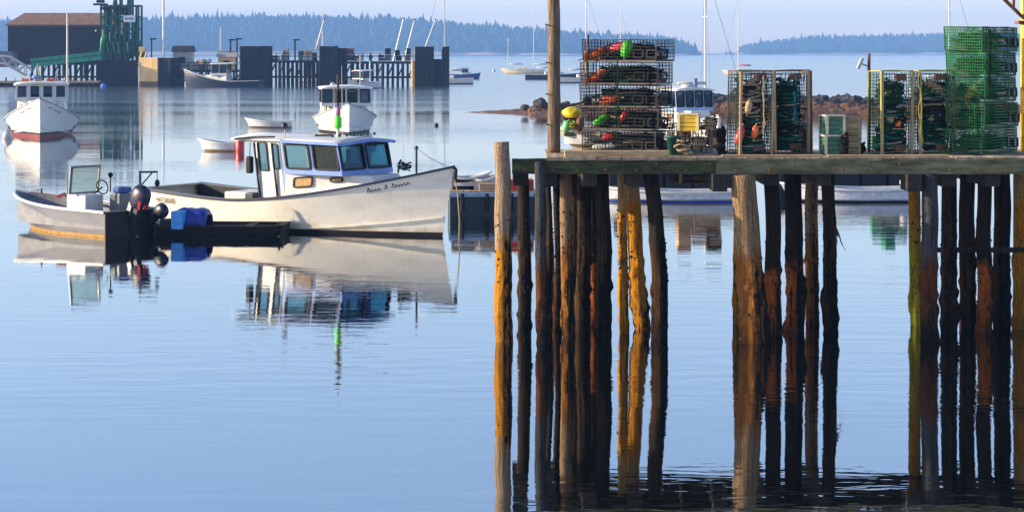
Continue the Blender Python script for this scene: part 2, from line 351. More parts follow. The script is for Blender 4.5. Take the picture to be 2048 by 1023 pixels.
def island(Y, prof, depth, trees, tall, seed, step=10):
    """prof: (u, v) of the tree tops seen from the shore; ground lies below by the height of a tree"""
    rnd = random.Random(seed)
    u0, u1 = prof[0][0], prof[-1][0]; us = [u0 + (u1 - u0) * i / 140 for i in range(141)]
    def top(u): return max(0.3, ZV(lerp_tab(prof, u), Y) - tall)
    def ground(u, d):
        q = min(1, max(0, (d + 6) / (depth * 0.75)))
        h = top(u) * (0.14 * min(1, max(0, (d + 6) / 14)) + 0.86 * (q * q * (3 - 2 * q)))
        return h + 2.0 * noise.noise((u * 0.03, d * 0.02, seed)) * min(1, max(0, d / 20)) - (0.6 if d < 0 else 0)
    ds = [-6, 0, 8, 20, 45, 80, 120, 170, 230, depth, depth * 1.5, depth * 2]
    rows = []
    for d in ds:
        fall = 1.0 if d <= depth else max(0, 1 - (d - depth) / depth)
        rows.append([Vector((XU(u, Y), Y + d + 10 * noise.noise((u * 0.02, seed, 1)), ground(u, min(d, depth)) * fall - (0 if d < depth * 1.9 else 1))) for u in us])
    mb = MB().grid(rows); tag(mb.build('island', SHORE, smooth=True), kind='structure')
    fb = MB()
    for _ in range(trees):
        u = rnd.uniform(u0, u1); d = depth * (rnd.random() ** 1.3) + 8
        tpx = top(u)
        h = tall * rnd.uniform(0.5, 1.0) * (rnd.uniform(1.15, 1.5) if rnd.random() < 0.10 else 1)
        if tpx < 1.0: h *= rnd.uniform(0.1, 0.5)
        x, y, z = XU(u, Y), Y + d + 10 * noise.noise((u * 0.02, seed, 1)), ground(u, d) - 0.5
        r = h * rnd.uniform(0.17, 0.30); k = 5; a0 = rnd.uniform(0, 6)
        broad = rnd.random() < 0.35
        vv = []
        for (rr, hh) in ((r, 0.1), (r * (0.95 if broad else 0.62), 0.45), (r * (0.6 if broad else 0.32), 0.75)):
            for q in range(k):
                a = a0 + 2 * math.pi * q / k; jr = rr * rnd.uniform(0.75, 1.25)
                vv.append((x + jr * math.cos(a), y + jr * math.sin(a), z + h * (hh + rnd.uniform(-.05, .05))))
        vv.append((x, y, z + h * (0.92 if broad else 1.05)))
        ff = []
        for lv in range(2):
            for q in range(k):
                a, c = lv * k + q, lv * k + (q + 1) % k; ff.append((a, c, c + k, a + k))
        for q in range(k): ff.append((2 * k + q, 2 * k + (q + 1) % k, 3 * k))
        fb.add(vv, ff)
    f = fb.build('spruce_forest', FOREST)
    return tag(f, kind='stuff')
f = island(2850, [(-420, 54), (-250, 36), (0, 31), (150, 27), (280, 24), (420, 21), (600, 21), (760, 25), (860, 32), (960, 40), (1060, 48), (1160, 56), (1260, 61), (1340, 66), (1375, 70), (1396, 86), (1406, 109)], 260, 7500, 17, 3)
tag(f, 'hazy blue spruce forest covering the long hill across the harbour', 'forest')
f = island(3400, [(1500, 109), (1512, 88), (1545, 80), (1600, 74), (1660, 67), (1760, 65), (1850, 63), (2000, 61), (2200, 62), (2400, 75)], 260, 3800, 15, 5)
tag(f, 'hazy blue spruce forest on the right hand far island', 'forest')
f = island(3300, [(1395, 110.0), (1430, 107), (1455, 102), (1475, 103), (1490, 107), (1512, 109.8)], 80, 120, 5, 8)
tag(f, 'low scrub on the tiny islet between the two wooded islands', 'scrub')

# ------------------------------------------------------------------ rock ledge
def rocks():
    m, N, L, b = newmat('weedy_ledge_rock')
    g = N.new('ShaderNodeNewGeometry'); sx = N.new('ShaderNodeSeparateXYZ'); L.new(g.outputs['Position'], sx.inputs[0])
    nz = N.new('ShaderNodeTexNoise'); nz.inputs['Scale'].default_value = 0.9; nz.inputs['Detail'].default_value = 6
    L.new(g.outputs['Position'], nz.inputs['Vector'])
    ad = N.new('ShaderNodeMath'); ad.operation = 'MULTIPLY_ADD'; ad.inputs[1].default_value = 1.2; ad.inputs[2].default_value = -0.6; L.new(nz.outputs[0], ad.inputs[0])
    z = N.new('ShaderNodeMath'); z.operation = 'ADD'; L.new(sx.outputs[2], z.inputs[0]); L.new(ad.outputs[0], z.inputs[1])
    mr = N.new('ShaderNodeMapRange'); mr.inputs[2].default_value = 2.4; L.new(z.outputs[0], mr.inputs[0])
    rp = N.new('ShaderNodeValToRGB'); e = rp.color_ramp.elements
    e[0].position = 0.05; e[0].color = (0.12, 0.045, 0.010, 1); e[1].position = 0.42; e[1].color = (0.022, 0.017, 0.02, 1)
    a = e.new(0.34); a.color = (0.15, 0.058, 0.014, 1); a = e.new(0.80); a.color = (0.026, 0.02, 0.022, 1); a = e.new(0.92); a.color = (0.26, 0.20, 0.13, 1)
    L.new(mr.outputs[0], rp.inputs[0]); L.new(rp.outputs[0], b.inputs['Base Color']); b.inputs['Roughness'].default_value = 0.85
    bp = N.new('ShaderNodeBump'); bp.inputs['Distance'].default_value = 0.35; L.new(nz.outputs[0], bp.inputs['Height']); L.new(bp.outputs[0], b.inputs['Normal'])
    tab = [(880, -0.1), (900, 0.1), (990, 0.18), (1035, 0.34), (1055, 0.5), (1075, 0.72), (1100, 0.7), (1140, 0.9), (1180, 0.8), (1260, 0.9), (1330, 1.35),
           (1400, 1.75), (1470, 1.7), (1560, 1.6), (1640, 1.55), (1730, 1.45), (1800, 1.2), (1900, 1.2), (2100, 0.8), (2180, -0.1)]
    Y0 = 157; rows = []
    nu = 560
    for j in range(48):
        d = -1.0 + j * 0.4; row = []
        for i in range(nu + 1):
            u = 880 + 1300 * i / nu
            h = lerp_tab(tab, u); x = XU(u, Y0)
            q = min(1, max(0, (d + 1) / 6.0)); back = max(0, min(1, (18 - d) / 9))
            e = 0.45 * noise.fractal((x * 0.45, d * 0.45, 2.0), 0.9, 2.1, 5) + 0.55 * (noise.voronoi((x * 0.9, d * 0.6, 7))[0][1] - noise.voronoi((x * 0.9, d * 0.6, 7))[0][0]) - 0.3 + 0.22 * noise.noise((x * 3.1, d * 2.6, 7))
            zz = h * (q ** 0.6) * back + e * min(1, h) * q * 0.75 - 0.12
            row.append((x + 0.2 * e, Y0 + d + 1.2 * noise.noise((x * 0.2, 0, 3)) + (2.5 if u < 1060 else 0), zz))
        rows.append(row)
    o = MB().grid(rows).build('rock_ledge', m, smooth=False)
    tag(o, kind='structure')
    # loose boulders on the ledge
    BM = mat('dark_boulder', (0.05, 0.042, 0.04), (0.02, 0.016, 0.016), 2, 0.9, bump=0.03)
    sp = [(1082, 0.95, 0.55, 'dark boulder highest on the ledge left of the tall pole'), (1048, 0.55, 0.36, 'dark boulder low on the ledge tip, farthest left'),
          (1128, 0.8, 0.45, 'dark boulder on the ledge just right of the tall pole'),
          (1648, 1.5, 0.34, 'small dark boulder on the ledge crest beside the brown upright board'), (1712, 1.4, 0.42, 'dark boulder on the ledge crest below the white floodlight')]
    for u, z, r, lab in sp:
        mb = MB(); mb.ball((0, 0, 0), r, 12, 8, 0.7)
        mb.v = [tuple(Vector(a) * (1 + 0.7 * noise.noise(Vector(a) * 2.4 + Vector((u, 0, 0))))) for a in mb.v]
        tag(mb.build('boulder', BM, None, False, (XU(u, 160), 160, z * 0.92)), lab, 'boulder', 'boulders on the weedy ledge')
rocks()

# ------------------------------------------------------------------ the wharf
YF = 34.6; ZT = ZV(315, YF); ZB = ZV(345, YF)        # front face, deck top, underside of the fascia
PG = dict(
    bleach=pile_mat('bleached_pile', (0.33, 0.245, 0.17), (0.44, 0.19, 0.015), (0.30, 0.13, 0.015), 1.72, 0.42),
    dark=pile_mat('dark_wet_shade_pile', (0.034, 0.024, 0.015), (0.060, 0.031, 0.013), (0.03, 0.017, 0.009), 1.6, 0.75, (0.005, 0.0045, 0.004)),  # wet wood, coloured darker still to stand in for shade
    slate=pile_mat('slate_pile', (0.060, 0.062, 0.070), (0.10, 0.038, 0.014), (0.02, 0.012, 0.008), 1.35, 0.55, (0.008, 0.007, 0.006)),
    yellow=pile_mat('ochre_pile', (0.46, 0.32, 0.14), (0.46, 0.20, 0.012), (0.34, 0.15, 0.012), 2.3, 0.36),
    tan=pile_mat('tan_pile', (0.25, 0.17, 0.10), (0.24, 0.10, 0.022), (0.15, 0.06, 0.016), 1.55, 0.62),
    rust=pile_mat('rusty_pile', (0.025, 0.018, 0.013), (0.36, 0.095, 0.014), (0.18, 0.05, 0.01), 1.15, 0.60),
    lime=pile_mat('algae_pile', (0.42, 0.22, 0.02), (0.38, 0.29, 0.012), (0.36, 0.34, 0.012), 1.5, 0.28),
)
PILE_N = [0]
def make_pile(ut, ub, w, Y, style, parent, ztop=None, bend=0.0, knob=0.5, label=None, name='pile', extra=0.0):
    """a tapered log from the harbour bed to the deck; ut/ub: photo columns of its axis at the deck and at the water"""
    PILE_N[0] += 1; k = PILE_N[0]
    zt = ztop if ztop is not None else ZB - 0.004 + extra
    xt, xb = XU(ut, Y), XU(ub, Y); r0 = w * Y / F / 2
    zs = [-2.2 + (zt + 2.2) * i / 64 for i in range(65)]
    pts, rad = [], []
    for z in zs:
        q = z / ZB
        x = xb + (xt - xb) * q + bend * math.sin(math.pi * max(0, min(1, q))) + 0.035 * noise.noise((k * 3.1, z * 0.9, 0))
        y = Y + 0.03 * noise.noise((k * 1.7, z * 0.8, 5))
        pts.append((x - xb, y - Y, z)); rad.append(r0 * (1.06 - 0.10 * q + 0.05 * noise.noise((k, z * 1.1, 9))))
    def jit(i, a, p):
        low = max(0, min(1, (1.9 - p.z) / 0.9))
        ang = 2 * math.pi * a / 20
        kn = noise.noise((math.cos(ang) * 1.6 + k * 5, math.sin(ang) * 1.6, p.z * 5.5))
        return 1 + 0.05 * noise.noise((math.cos(ang) * 2 + k, math.sin(ang) * 2, p.z * 2)) + knob * low * max(0, kn - 0.10) * 1.25
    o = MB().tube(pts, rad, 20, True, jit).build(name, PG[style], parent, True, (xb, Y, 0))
    if label: o['label'] = label
    # barnacles, mussels and small weed tufts in the tidal zone: one clustered crust
    rb = random.Random(k * 13); mb = MB()
    for _ in range(int(150 * (0.5 + knob))):
        z = rb.uniform(0.0, 1.75) if rb.random() < .85 else rb.uniform(1.7, 2.2); q = z / ZB; a = rb.uniform(0, 2 * math.pi); s = rb.uniform(0.008, 0.026) * (1.4 if rb.random() < .12 else .85)
        x = (xt - xb) * q + bend * math.sin(math.pi * q)
        c = Vector((x + (r0 * 1.02) * math.cos(a), (r0 * 1.02) * math.sin(a), z))
        n = Vector((math.cos(a), math.sin(a), 0)); t = Vector((-math.sin(a), math.cos(a), 0)); up = Vector((0, 0, 1))
        vv = [c + t * s + up * s * .4, c + up * s, c - t * s + up * s * .3, c - up * s * 1.2, c + n * s * .7 + up * rb.uniform(-.6, .3) * s]
        mb.add(vv, [(0, 1, 4), (1, 2, 4), (2, 3, 4), (3, 0, 4)])
    b = mb.build('barnacles', ALGAE, o); b['kind'] = 'stuff'
    return o
def wharf():
    XL = XU(1024, YF) + 0.0; XR = XU(2048, YF) + 3.4; YBK = 37.5
    w = thing('timber_wharf', 'timber fishing wharf on tall leaning log piles with mossy fascia beam', 'wharf', (0, 0, 0))
    # fascia beams along the front
    x1 = XU(1432, YF)
    def beam(name, a, b, m, y, h=0.26, t=0.14, zc=None):
        n = int((b - a) / 0.12); rows = []
        zc = zc if zc is not None else (ZT + ZB) / 2 - 0.02
        def pt(x, sy, sz):
            q = noise.noise((x * 2.3, sy * 3, sz * 3)) * 0.010
            return (x, y + sy * t / 2 + q, zc + sz * h / 2 + noise.noise((x * 3.1, 4, sz)) * 0.007)
        xs = [a + (b - a) * i / n for i in range(n + 1)]
        mb = MB(); mb.grid([[pt(x, *c) for x in xs] for c in ((-1, -1), (-1, 0), (-1, 1), (1, 1), (1, -1), (-1, -1))], True)
        for x in (a, b): mb.add([pt(x, *c) for c in ((-1, -1), (-1, 1), (1, 1), (1, -1))], [(0, 1, 2, 3)])
        return mb.build(name, m, w)
    beam('fascia_beam', XL, x1 - 0.004, FASCIA, YF + 0.02)['label'] = 'dark green mossy left fascia beam'
    beam('fascia_beam', x1, XU(1738, YF), FASCIA2, YF - 0.02)['label'] = 'grey green middle fascia beam'
    beam('fascia_beam', XU(1738, YF) + 0.006, XR, FASCIA2, YF - 0.012)['label'] = 'grey right fascia beam'
    for k in range(26):      # bolt heads and washers
        x = XL + .25 + k * .46; y = (YF + .02 if x < x1 else YF - .016) - .082
        MB().lathe([(.022, -.012), (.026, 0), (.012, .002)], (0, 0, 0), 8, 'Y').build('bolt', RUST, w, False, (x + random.uniform(-.06, .06), y, (ZT + ZB) / 2 - .02 + random.choice((-.06, .05))))
    # bearing caps across the wharf, ends showing under the fascia
    for u, hh in ((1040, .22), (1100, .24), (1180, .24), (1270, .24), (1437, .30), (1545, .22), (1650, .22), (1824, .30), (1900, .24), (1990, .24)):
        x = XU(u, YF); yf = YF - 0.24 if u in (1437, 1824) else YF + 0.13
        ye = yf + .62 if u in (1437, 1824) else YBK
        bevel(MB().box((0, (yf + ye) / 2, 0), (0.26, ye - yf, hh)).build('bearing_cap', DKWOOD, w, False, (x, 0, ZB - hh / 2 - 0.012)), 0.015)
    # stringers and rear beam
    for y in (35.3, 36.1, 36.9):
        MB().box((0, 0, 0), (XR - XU(1096, 36), 0.14, 0.2)).build('stringer', DKWOOD, w, False, ((XU(1096, 36) + XR) / 2, y, ZT - 0.055 - 0.1 - 0.005))
    MB().box((0, 0, 0), (XR - XU(1096, 37), 0.12, 0.27)).build('rear_beam', DKWOOD, w, False, ((XU(1096, 37) + XR) / 2, YBK - 0.05, ZT - 0.055 - 0.14))
    # deck planks, each its own
    rd = random.Random(4); XD = XU(1092, 35.5); x = XD; i = 0
    pm = []
    for k in range(4):
        pm.append(MB().box((0, 0, 0), (0.205, YBK - YF + 0.10, 0.05)).mesh('plank', PLANK))
    while x < XR:
        dz = rd.uniform(-0.006, 0.006)
        obj('plank', rd.choice(pm), w, (x + 0.105, (YF + YBK) / 2 - 0.015 + rd.uniform(-0.025, 0.02), ZT - 0.025 + dz + 0.004), (0, rd.uniform(-.006, .006), rd.uniform(-.004, .004)))
        x += 0.214
    # curb timber lying along the front edge
    bevel(MB().box((0, 0, 0), (XU(1336, 35.0) - XU(1128, 35.0), 0.15, 0.11)).build('curb_timber', TANWOOD, w, False, ((XU(1336, 35) + XU(1128, 35)) / 2, 34.78, ZT + 0.06), (0, 0, R(0.4))), 0.01)['label'] = 'pale tan curb timber'
    for a, b in ((1440, 1640), (1650, 1890)):
        bevel(MB().box((0, 0, 0), (XU(b, 35) - XU(a, 35), 0.10, 0.035)).build('edge_batten', TANWOOD, w, False, ((XU(a, 35) + XU(b, 35)) / 2, 34.72, ZT + 0.026), (0, 0, R(-0.3))), 0.006)
    # horizontal brace
    MB().box((0, 0, 0), (XU(2060, 36.2) - XU(1870, 36.2), 0.06, 0.09)).build('brace', DKWOOD, w, False, (XU(1965, 36.2), 36.05, ZV(500, 36.0)))
    # ---- piles: (u top, u water, width, Y, style, bend)
    fr = [(1079, 1086, 23, YF - 0.17, 'slate', 0, 'slate grey front pile reaching up over the fascia'),
          (1484, 1508, 52, YF - 0.06, 'tan', 0.02, 'thick leaning tan pile'),
          (1860, 1859, 33, YF + 0.0, 'slate', 0, None)]
    for ut, ub, wd_, Y, st, bd, lab in fr:
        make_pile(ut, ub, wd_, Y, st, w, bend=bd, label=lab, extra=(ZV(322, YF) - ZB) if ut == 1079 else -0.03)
    for ut, ub, wd_, Y, st, bd in [
        (1042, 1050, 25, 36.6, 'dark', 0.02),
        (1098, 1100, 11, 37.0, 'dark', 0), (1114, 1116, 15, 36.2, 'dark', 0),
        (1131, 1136, 24, 35.3, 'tan', 0), (1152, 1152, 28, 36.9, 'dark', 0), (1168, 1167, 28, 35.9, 'dark', 0), (1089, 1108, 16, 37.2, 'rust', 0),
        (1187, 1187, 28, 36.6, 'rust', 0), (1204, 1207, 29, 35.4, 'dark', 0.02),
        (1241, 1249, 18, 35.6, 'yellow', 0), (1262, 1284, 30, 36.2, 'yellow', -0.03), (1299, 1320, 31, 35.1, 'dark', 0.07),
        (1474, 1474, 13, 36.9, 'yellow', 0), (1542, 1547, 31, 35.3, 'rust', 0.01), (1585, 1588, 35, 36.0, 'rust', 0.01),
        (1622, 1625, 26, 36.8, 'tan', 0), (1657, 1661, 27, 35.5, 'dark', 0),
        (1827, 1834, 24, 36.6, 'lime', 0.0), (1897, 1899, 31, 35.6, 'dark', 0), (1934, 1936, 31, 36.4, 'dark', 0),
        (1968, 1969, 29, 35.7, 'rust', 0), (2004, 2003, 33, 36.7, 'dark', 0), (2046, 2045, 34, 36.2, 'yellow', 0),
        (2084, 2082, 32, 35.2, 'dark', 0), (2120, 2122, 32, 36.4, 'dark', 0), (2180, 2184, 34, 35.4, 'dark', 0)]:
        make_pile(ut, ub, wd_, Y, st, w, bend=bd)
    # weed hanging from a pile
    mb = MB()
    for k in range(9):
        a = random.uniform(-.02, .06); p = [Vector((0.0 + a * i * 0.5 + 0.01 * math.sin(i + k), -0.02 * i, -0.055 * i)) for i in range(random.randint(4, 8))]
        mb.tube(p, [0.012 * (1 - i / len(p)) + 0.003 for i in range(len(p))], 4)
    mb.build('hanging_weed', WEED, w, False, (XU(1672, 35.4), 35.42, ZV(456, 35.4)))
    return w
WH = wharf()
# free-standing mooring pile at the corner
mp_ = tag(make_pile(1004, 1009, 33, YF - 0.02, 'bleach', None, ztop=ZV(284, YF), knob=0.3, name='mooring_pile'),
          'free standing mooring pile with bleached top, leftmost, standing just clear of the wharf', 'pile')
# tall pole on the deck
def tall_pole():
    POLE = mat('weathered_pole', (0.24, 0.16, 0.095), (0.055, 0.036, 0.024), 2.2, 0.85, bump=0.01, stretch=(14, 14, 1.2), detail=7)
    t = thing('tall_pole', 'tall weathered round pole rising from the wharf deck out of the top of the picture', 'pole', (XU(1108, 36.3), 36.3, ZT + 0.006))
    n = 40; pts = [(0.012 * noise.noise((i * .3, 0, 4)), 0, 6.0 * i / n) for i in range(n + 1)]
    MB().tube(pts, [0.118 - 0.02 * i / n for i in range(n + 1)], 18, True, lambda i, a, p: 1 + 0.05 * noise.noise((a * 0.9, p.z * 2.5, 1))).build('shaft', POLE, t, True)
    for z in (0.5, 1.05, 1.62, 2.3, 3.1): MB().tube([(-0.09, -0.06, z), (-0.16, -0.12, z + 0.015)], 0.012, 6).build('step_bolt', RUST, t)
tall_pole()

# ------------------------------------------------------------------ boats
class Hull:
    """stern at x=0, bow at x=L, y to port, waterline z=0"""
    def __init__(s, L, B, zb, zm, zst, rake=0.4, tr=0.86, wl=0.86, low=0.4, full=2.2, ent=1.5, flare=1.4):
        s.L, s.B, s.zb, s.zm, s.zst, s.rake, s.tr, s.wl, s.low, s.full, s.ent, s.flare = L, B, zb, zm, zst, rake, tr, wl, low, full, ent, flare
    def zs(s, t):
        if t >= s.low: return s.zm + (s.zb - s.zm) * ((t - s.low) / (1 - s.low)) ** 1.7
        return s.zm + (s.zst - s.zm) * ((s.low - t) / s.low) ** 1.5
    def plan(s, t, e):
        if t < 0.45: return s.tr + (1 - s.tr) * math.sin(math.pi / 2 * t / 0.45)
        q = (t - 0.45) / 0.55
        return max(0.0, 1 - q ** e)
    def half(s, t, z):
        hs, hw = s.B / 2 * s.plan(t, s.full), s.B / 2 * s.wl * s.plan(t, s.ent)
        if z >= 0: return hw + (hs - hw) * min(1.2, z / s.zs(t)) ** s.flare
        return hw * max(0, 1 - (z / -0.7) ** 2)
    def x(s, t, z): return t * (s.L - s.rake * (1 - min(1, max(-0.3, z / s.zb))) - (0.06 if t > 0 else 0) * 0)
    def p(s, t, z, side=1, inset=0.0):
        return Vector((s.x(t, z), side * max(0.0, s.half(t, z) - inset), z))
    def strip(s, z0, z1, nt=36, nz=5, t0=0.0, t1=1.0, off=0.0, transom=True):
        mb = MB()
        for side in (-1, 1):
            rows = []
            for k in range(nz + 1):
                row = []
                for i in range(nt + 1):
                    t = t0 + (t1 - t0) * i / nt
                    a, b = z0(t), z1(t); z = a + (b - a) * k / nz; q = s.p(t, z, side); q.y += side * off; row.append(q)
                rows.append(row)
            mb.grid(rows, side == 1)
        if transom and t0 == 0:
            a, b = z0(0), z1(0); rows = [[s.p(0, a + (b - a) * k / nz, -1), s.p(0, a + (b - a) * k / nz, 1)] for k in range(nz + 1)]
            mb.grid(rows, True)
        return mb
    def sheer(s, side, t0=0, t1=1, n=40, dz=0.0, out=0.0):
        r = []
        for i in range(n + 1):
            t = t0 + (t1 - t0) * i / n; q = s.p(t, s.zs(t), side); q.y += side * out; q.z += dz; r.append(q)
        return r
def rail(mb, pts, w, h):
    """rectangular moulding along a line"""
    rows = [[], [], [], [], []]
    for i, p in enumerate(pts):
        d = (pts[min(i + 1, len(pts) - 1)] - pts[max(i - 1, 0)]); d.z = 0; d.normalize(); n = Vector((-d.y, d.x, 0))
        for k, (a, b) in enumerate(((-1, -1), (-1, 1), (1, 1), (1, -1), (-1, -1))): rows[k].append(p + n * a * w / 2 + Vector((0, 0, b * h / 2)))
    return mb.grid(rows)
def ring(mb, O, U, V, n, r, w, depth, seg=5):
    """rounded rectangular frame: O corner, U and V full side vectors, n normal, r corner radius, w bar width"""
    lu, lv = U.length, V.length; eu, ev = U / lu, V / lv
    def loop(g):
        out = []
        rr = max(0.005, r - g)
        for cx, cy, a0 in ((lu - g - rr, g + rr, -90), (lu - g - rr, lv - g - rr, 0), (g + rr, lv - g - rr, 90), (g + rr, g + rr, 180)):
            for k in range(seg + 1):
                a = R(a0 + 90 * k / seg); out.append(O + eu * (cx + rr * math.cos(a)) + ev * (cy + rr * math.sin(a)))
        return out
    A, Bq = loop(-w * .35), loop(w * .65); m = len(A); o = len(mb.v)
    for q, s_ in ((A, 1), (A, -1), (Bq, 1), (Bq, -1)): mb.v += [tuple(p + n * depth * s_ / 2) for p in q]
    for k in range(m):
        j = (k + 1) % m
        mb.f += [(o + k, o + j, o + 2 * m + j, o + 2 * m + k), (o + m + k, o + 3 * m + k, o + 3 * m + j, o + m + j),
                 (o + k, o + m + k, o + m + j, o + j), (o + 2 * m + k, o + 2 * m + j, o + 3 * m + j, o + 3 * m + k)]
    return mb
def panel(root, name, O, U, V, wins, m, frame=None, glass=None, t=0.04, fw=0.05, rad=0.07, label=None, glasses=None):
    """a wall with real window openings; wins in fractions (u0, v0, u1, v1)"""
    O, U, V = Vector(O), Vector(U), Vector(V); n = U.cross(V).normalized()
    us = sorted({0.0, 1.0, *[w[0] for w in wins], *[w[2] for w in wins]}); vs_ = sorted({0.0, 1.0, *[w[1] for w in wins], *[w[3] for w in wins]})
    mb = MB()
    for i in range(len(us) - 1):
        for k in range(len(vs_) - 1):
            cu, cv = (us[i] + us[i + 1]) / 2, (vs_[k] + vs_[k + 1]) / 2
            if any(w[0] < cu < w[2] and w[1] < cv < w[3] for w in wins): continue
            q = [O + U * a + V * b for a, b in ((us[i], vs_[k]), (us[i + 1], vs_[k]), (us[i + 1], vs_[k + 1]), (us[i], vs_[k + 1]))]
            mb.add(q, [(0, 1, 2, 3)]); mb.add([p - n * t for p in q], [(3, 2, 1, 0)])
    for a, b in (((0, 0), (1, 0)), ((1, 0), (1, 1)), ((1, 1), (0, 1)), ((0, 1), (0, 0))):
        p, q = O + U * a[0] + V * a[1], O + U * b[0] + V * b[1]; mb.add([p, p - n * t, q - n * t, q], [(0, 1, 2, 3)])
    o = mb.build(name, m, root)
    if label: o['label'] = label
    for i, w in enumerate(wins):
        o2 = O + U * w[0] + V * w[1]; u2, v2 = U * (w[2] - w[0]), V * (w[3] - w[1])
        f = ring(MB(), o2, u2, v2, n, rad, fw, t + 0.03).build('window', frame, root)
        q = [o2 + u2 * a + v2 * b - n * t * .5 for a, b in ((0, 0), (1, 0), (1, 1), (0, 1))]
        MB().add(q, [(0, 1, 2, 3)]).build('pane', (glasses[i] if glasses else glass), f)
    return o
def slab(name, pts, th, m, root, bev=0.02, label=None):
    """horizontal plate from an outline (list of Vectors, any z)"""
    n = len(pts); vv = [Vector(p) for p in pts] + [Vector(p) - Vector((0, 0, th)) for p in pts]
    o = MB().add(vv, [tuple(range(n)), tuple(range(2 * n - 1, n - 1, -1))] + [(i, i + n, (i + 1) % n + n, (i + 1) % n) for i in range(n)]).build(name, m, root)
    if bev: bevel(o, bev)
    if label: o['label'] = label
    return o
def text_mesh(name, s, size, m, parent, loc, rot, th=0.002, aspect=1.0):
    cu = bpy.data.curves.new(name, 'FONT'); cu.body = s; cu.size = size; cu.extrude = th; cu.align_x = 'LEFT'; cu.resolution_u = 2
    o = bpy.data.objects.new(name, cu); col.objects.link(o)
    bpy.context.view_layer.update()
    me = bpy.data.meshes.new_from_object(o.evaluated_get(bpy.context.evaluated_depsgraph_get()))
    bpy.data.objects.remove(o); me.materials.clear(); me.materials.append(m)
    for v in me.vertices: v.co.x *= aspect
    return obj(name, me, parent, loc, rot)
def scribble(root, H, t0, t1, dz, side, m, words=(5, 2, 5), size=0.13, seed=1):
    """the boat's painted name, too small to read in the photograph: illegible brush strokes"""
    rb = random.Random(seed); mb = MB(); total = sum(words) + (len(words) - 1) * 0.9; t = t0; dt = (t1 - t0) / total
    def q(t, z): 
        p = H.p(t, H.zs(t) - dz + z, side); p.y += side * 0.006; return p
    for wi, wlen in enumerate(words):
        for k in range(wlen):
            h = size * (1.0 if k == 0 else rb.choice((0.5, 0.55, 0.6, 0.95)))
            mb.tube([q(t, 0), q(t + dt * .15, h * .5), q(t + dt * .2, h)], 0.011, 4)
            mb.tube([q(t + dt * .2, h), q(t + dt * .7, h * .55), q(t + dt * .6, 0.0), q(t + dt, 0.02)], 0.008, 4)
            t += dt
        t += dt * 0.9
    o = mb.build('painted_name', m, root); o['kind'] = 'stuff'; return o

def boat_shell(name, label, cat, H, loc, rz, top, boot, rub, bottom=None, zboot=0.12, deckm=None, t_deck=0.52, floor_z=0.35, washw=0.24, inner=None, group=None, t_aft=0.0, spray=None):
    t = thing(name, label, cat, loc, rz, group)
    zb = (lambda q: zboot) if isinstance(zboot, float) else zboot
    H.strip(zb, H.zs, 44, 8).build('hull', top, t, True)
    H.strip(lambda q: 0.17 if bottom else -0.35, lambda q: zb(q), 40, 2, off=0.006).build('boot_stripe', boot, t, True)
    if bottom: H.strip(lambda q: -0.4, lambda q: 0.175, 40, 3, off=0.010).build('bottom_paint', bottom, t, True)
    for side in (-1, 1):
        rail(MB(), H.sheer(side, out=0.012), 0.05, 0.065).build('rub_rail', rub, t)
    # foredeck
    if deckm:
        rows = []
        for k in range(7):
            f = -1 + 2 * k / 6
            row = []
            for i in range(21):
                tt = t_deck + (1 - t_deck) * i / 20; p = H.p(tt, H.zs(tt), 1); row.append(Vector((p.x, p.y * f, p.z + 0.012 + 0.06 * (1 - f * f) * min(1, p.y))))
            rows.append(row)
        MB().grid(rows).build('foredeck', deckm, t, True)
    # side decks, cockpit lining and sole
    n = 22; t1 = t_deck if deckm else 0.93
    for side in (-1, 1):
        a, b, c = [], [], []
        for i in range(n + 1):
            tt = 0.012 + (t1 - 0.012) * i / n; p = H.p(tt, H.zs(tt), side); a.append(Vector((p.x, p.y, p.z + 0.014)))
            yy = side * max(0.03, abs(p.y) - washw); b.append(Vector((p.x, yy, p.z + 0.014))); c.append(Vector((p.x, yy, floor_z)))
        MB().grid([a, b], side == -1).build('side_deck', top if not deckm else deckm, t)
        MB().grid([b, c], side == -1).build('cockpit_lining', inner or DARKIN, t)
    rows = []
    for f in (-1, -.5, 0, .5, 1): 
        row = []
        for i in range(n + 1):
            tt = 0.012 + (t1 - 0.012) * i / n; p = H.p(tt, H.zs(tt), 1); row.append(Vector((p.x, f * max(0.03, p.y - washw), floor_z + 0.002)))
        rows.append(row)
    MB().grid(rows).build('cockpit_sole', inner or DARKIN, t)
    p = H.p(0.012, H.zs(0), 1); zc = H.zs(0)
    slab('stern_deck', [Vector((0.0, -p.y, zc + .016)), Vector((washw, -p.y + .02, zc + .016)), Vector((washw, p.y - .02, zc + .016)), Vector((0, p.y, zc + .016))], 0.05, deckm or top, t, 0)
    if spray:
        for side in (-1, 1):
            pts = []
            for i in range(31):
                tt = spray[0] + (0.995 - spray[0]) * i / 30; z = spray[1] + (spray[2] - spray[1]) * (i / 30) ** 1.4; q = H.p(tt, z, side); q.y += side * 0.02; pts.append(q)
            rail(MB(), pts, 0.05, 0.045).build('spray_rail', top, t)
    return t
